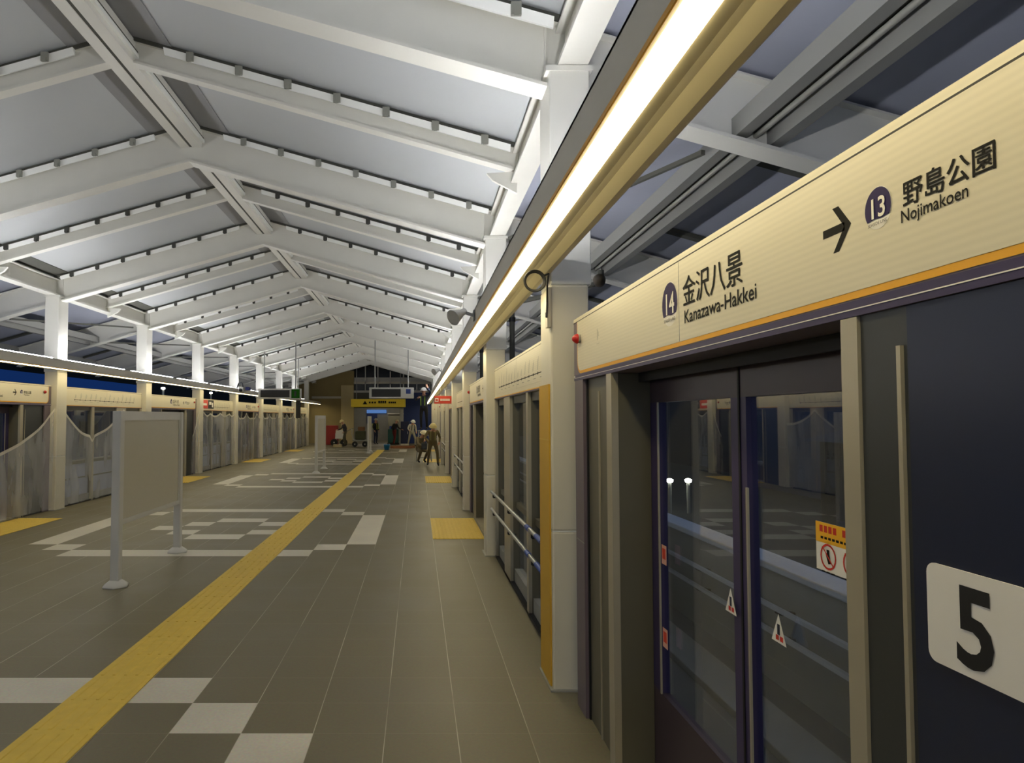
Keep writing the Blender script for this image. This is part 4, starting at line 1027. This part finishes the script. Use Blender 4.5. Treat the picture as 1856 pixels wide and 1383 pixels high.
t0 = (('town_building', 9.5, 16, 5, 16, -1.1, 1.2), ('town_building', 14, 22, 21, 30, -1.1, 4.0), ('town_building', 16, 30, 34, 50, -1.1, 6.5), ('town_building', 6.2, 8.6, 31, 36, -1.1, 0.6))
M_town = [mat('dim_grey_facade', (38, 42, 50), 0.9, noise=0.2, scale=0.5), mat('dim_pale_facade', (66, 74, 90), 0.9), mat('slate_roof', (58, 72, 98), 0.8)]
M_win = emit('lit_window_warm', (255, 220, 150), 0.9); M_lamp = emit('street_lamp_glow', (255, 250, 235), 14)
LBL = ['low wide house beyond the right guideway wall', 'pale apartment house beyond the right guideway wall', 'tall distant block beyond the right guideway wall', 'small shed right behind the guideway wall on right']
for i, (nm, x0, x1, y0, y1, z0, z1) in enumerate(t0):
    t = thing(nm, LBL[i], 'building', ((x0+x1)/2, (y0+y1)/2, z0))
    b = MB(); b.box(x0, x1, y0, y1, z0, z1, M_town[i % 2]); b.build('facade', t)
    b = MB(); ym = (y0+y1)/2; b.prism([(y0-0.3, z1), (y1+0.3, z1), (ym, z1+1.0)], 'x', x0-0.3, x1+0.3, M_town[2]); b.build('roof', t)
    for k in range(3):
        b = MB(); yy = y0+1+(y1-y0-2)*k/3; zz = z1-0.9; b.box(x0-0.02, x0, yy, yy+0.7, zz, zz+0.5, M_win if (k+i) % 3 == 0 else M_display); b.build('window', t)
# left side: blue roofed hall and dark blocks
t = thing('warehouse', 'long low building with blue roof edge given an added glow, seen over the left screens', 'building', (-18, 22, -1.1))
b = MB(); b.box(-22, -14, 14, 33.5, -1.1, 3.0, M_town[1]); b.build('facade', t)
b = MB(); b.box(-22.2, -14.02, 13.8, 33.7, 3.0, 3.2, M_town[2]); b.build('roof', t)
b = MB(); b.box(-14.01, -13.85, 13.8, 33.7, 3.0, 3.36, emit('self_glow_blue_roof', (34, 74, 150), 0.12)); b.build('added_glow_edge', t)  # glow added to the blue roof edge in place of light falling on it
for k in range(5): b = MB(); b.box(-14, -13.97, 16+4*k, 17.6+4*k, 0.6, 1.6, M_display); b.build('window', t)
def street_lamp(x, y, z, label):
    t = thing('street_lamp', label, 'lamp', (x, y, -1.1), 'street lamps in the town')
    b = MB(); b.cyl((x, y, -1.1), (x, y, z), 0.05, M_clip); b.build('pole', t)
    b = MB(); b.lathe([(0.03, -0.06), (0.09, -0.04), (0.1, 0.03), (0.03, 0.06)], (x, y, z), (0, 0, 1), M_lamp); b.build('lamp_head', t)
street_lamp(-13.0, 34.5, 3.25, 'street lamp glowing between the first left columns, nearer of two')
street_lamp(-14.2, 46.4, 3.45, 'street lamp glowing between the left columns, farther of two')
street_lamp(7.5, 20.2, -0.12, 'street lamp glowing through the right door glass, left of its pair')
street_lamp(8.05, 20.2, -0.12, 'street lamp glowing through the right door glass, right of its pair')

# dark slopes added around the town to hide the strengthened dusk sky
hl = MB(); rr = random.Random(9)
for x0, x1, y0, y1, n in ((-70, -62, -20, 110, 40), (66, 74, -20, 110, 40)):
    pts = []
    for i in range(n+1):
        y = y0+(y1-y0)*i/n; h = 13+3*math.sin(i*0.7+x0)+1.5*rr.random()
        pts.append((y, h))
    for (ya, ha), (yb, hb) in zip(pts, pts[1:]):
        hl.add([(x0, ya, -1.4), (x0, yb, -1.4), ((x0+x1)/2, yb, hb), ((x0+x1)/2, ya, ha), (x1, yb, -1.4), (x1, ya, -1.4)], [(0, 1, 2, 3), (3, 2, 4, 5)], M_hillscreen)
struct(hl.build('sky_screen_hills'))
hl = MB()
pts = [(-70+140*i/40, 14+3*math.sin(i*0.6)) for i in range(41)]
for (xa, ha), (xb, hb) in zip(pts, pts[1:]):
    hl.add([(xa, 105, -1.4), (xb, 105, -1.4), (xb, 112, hb), (xa, 112, ha)], [(0, 1, 2, 3)], M_hillscreen)
struct(hl.build('sky_screen_hills'))
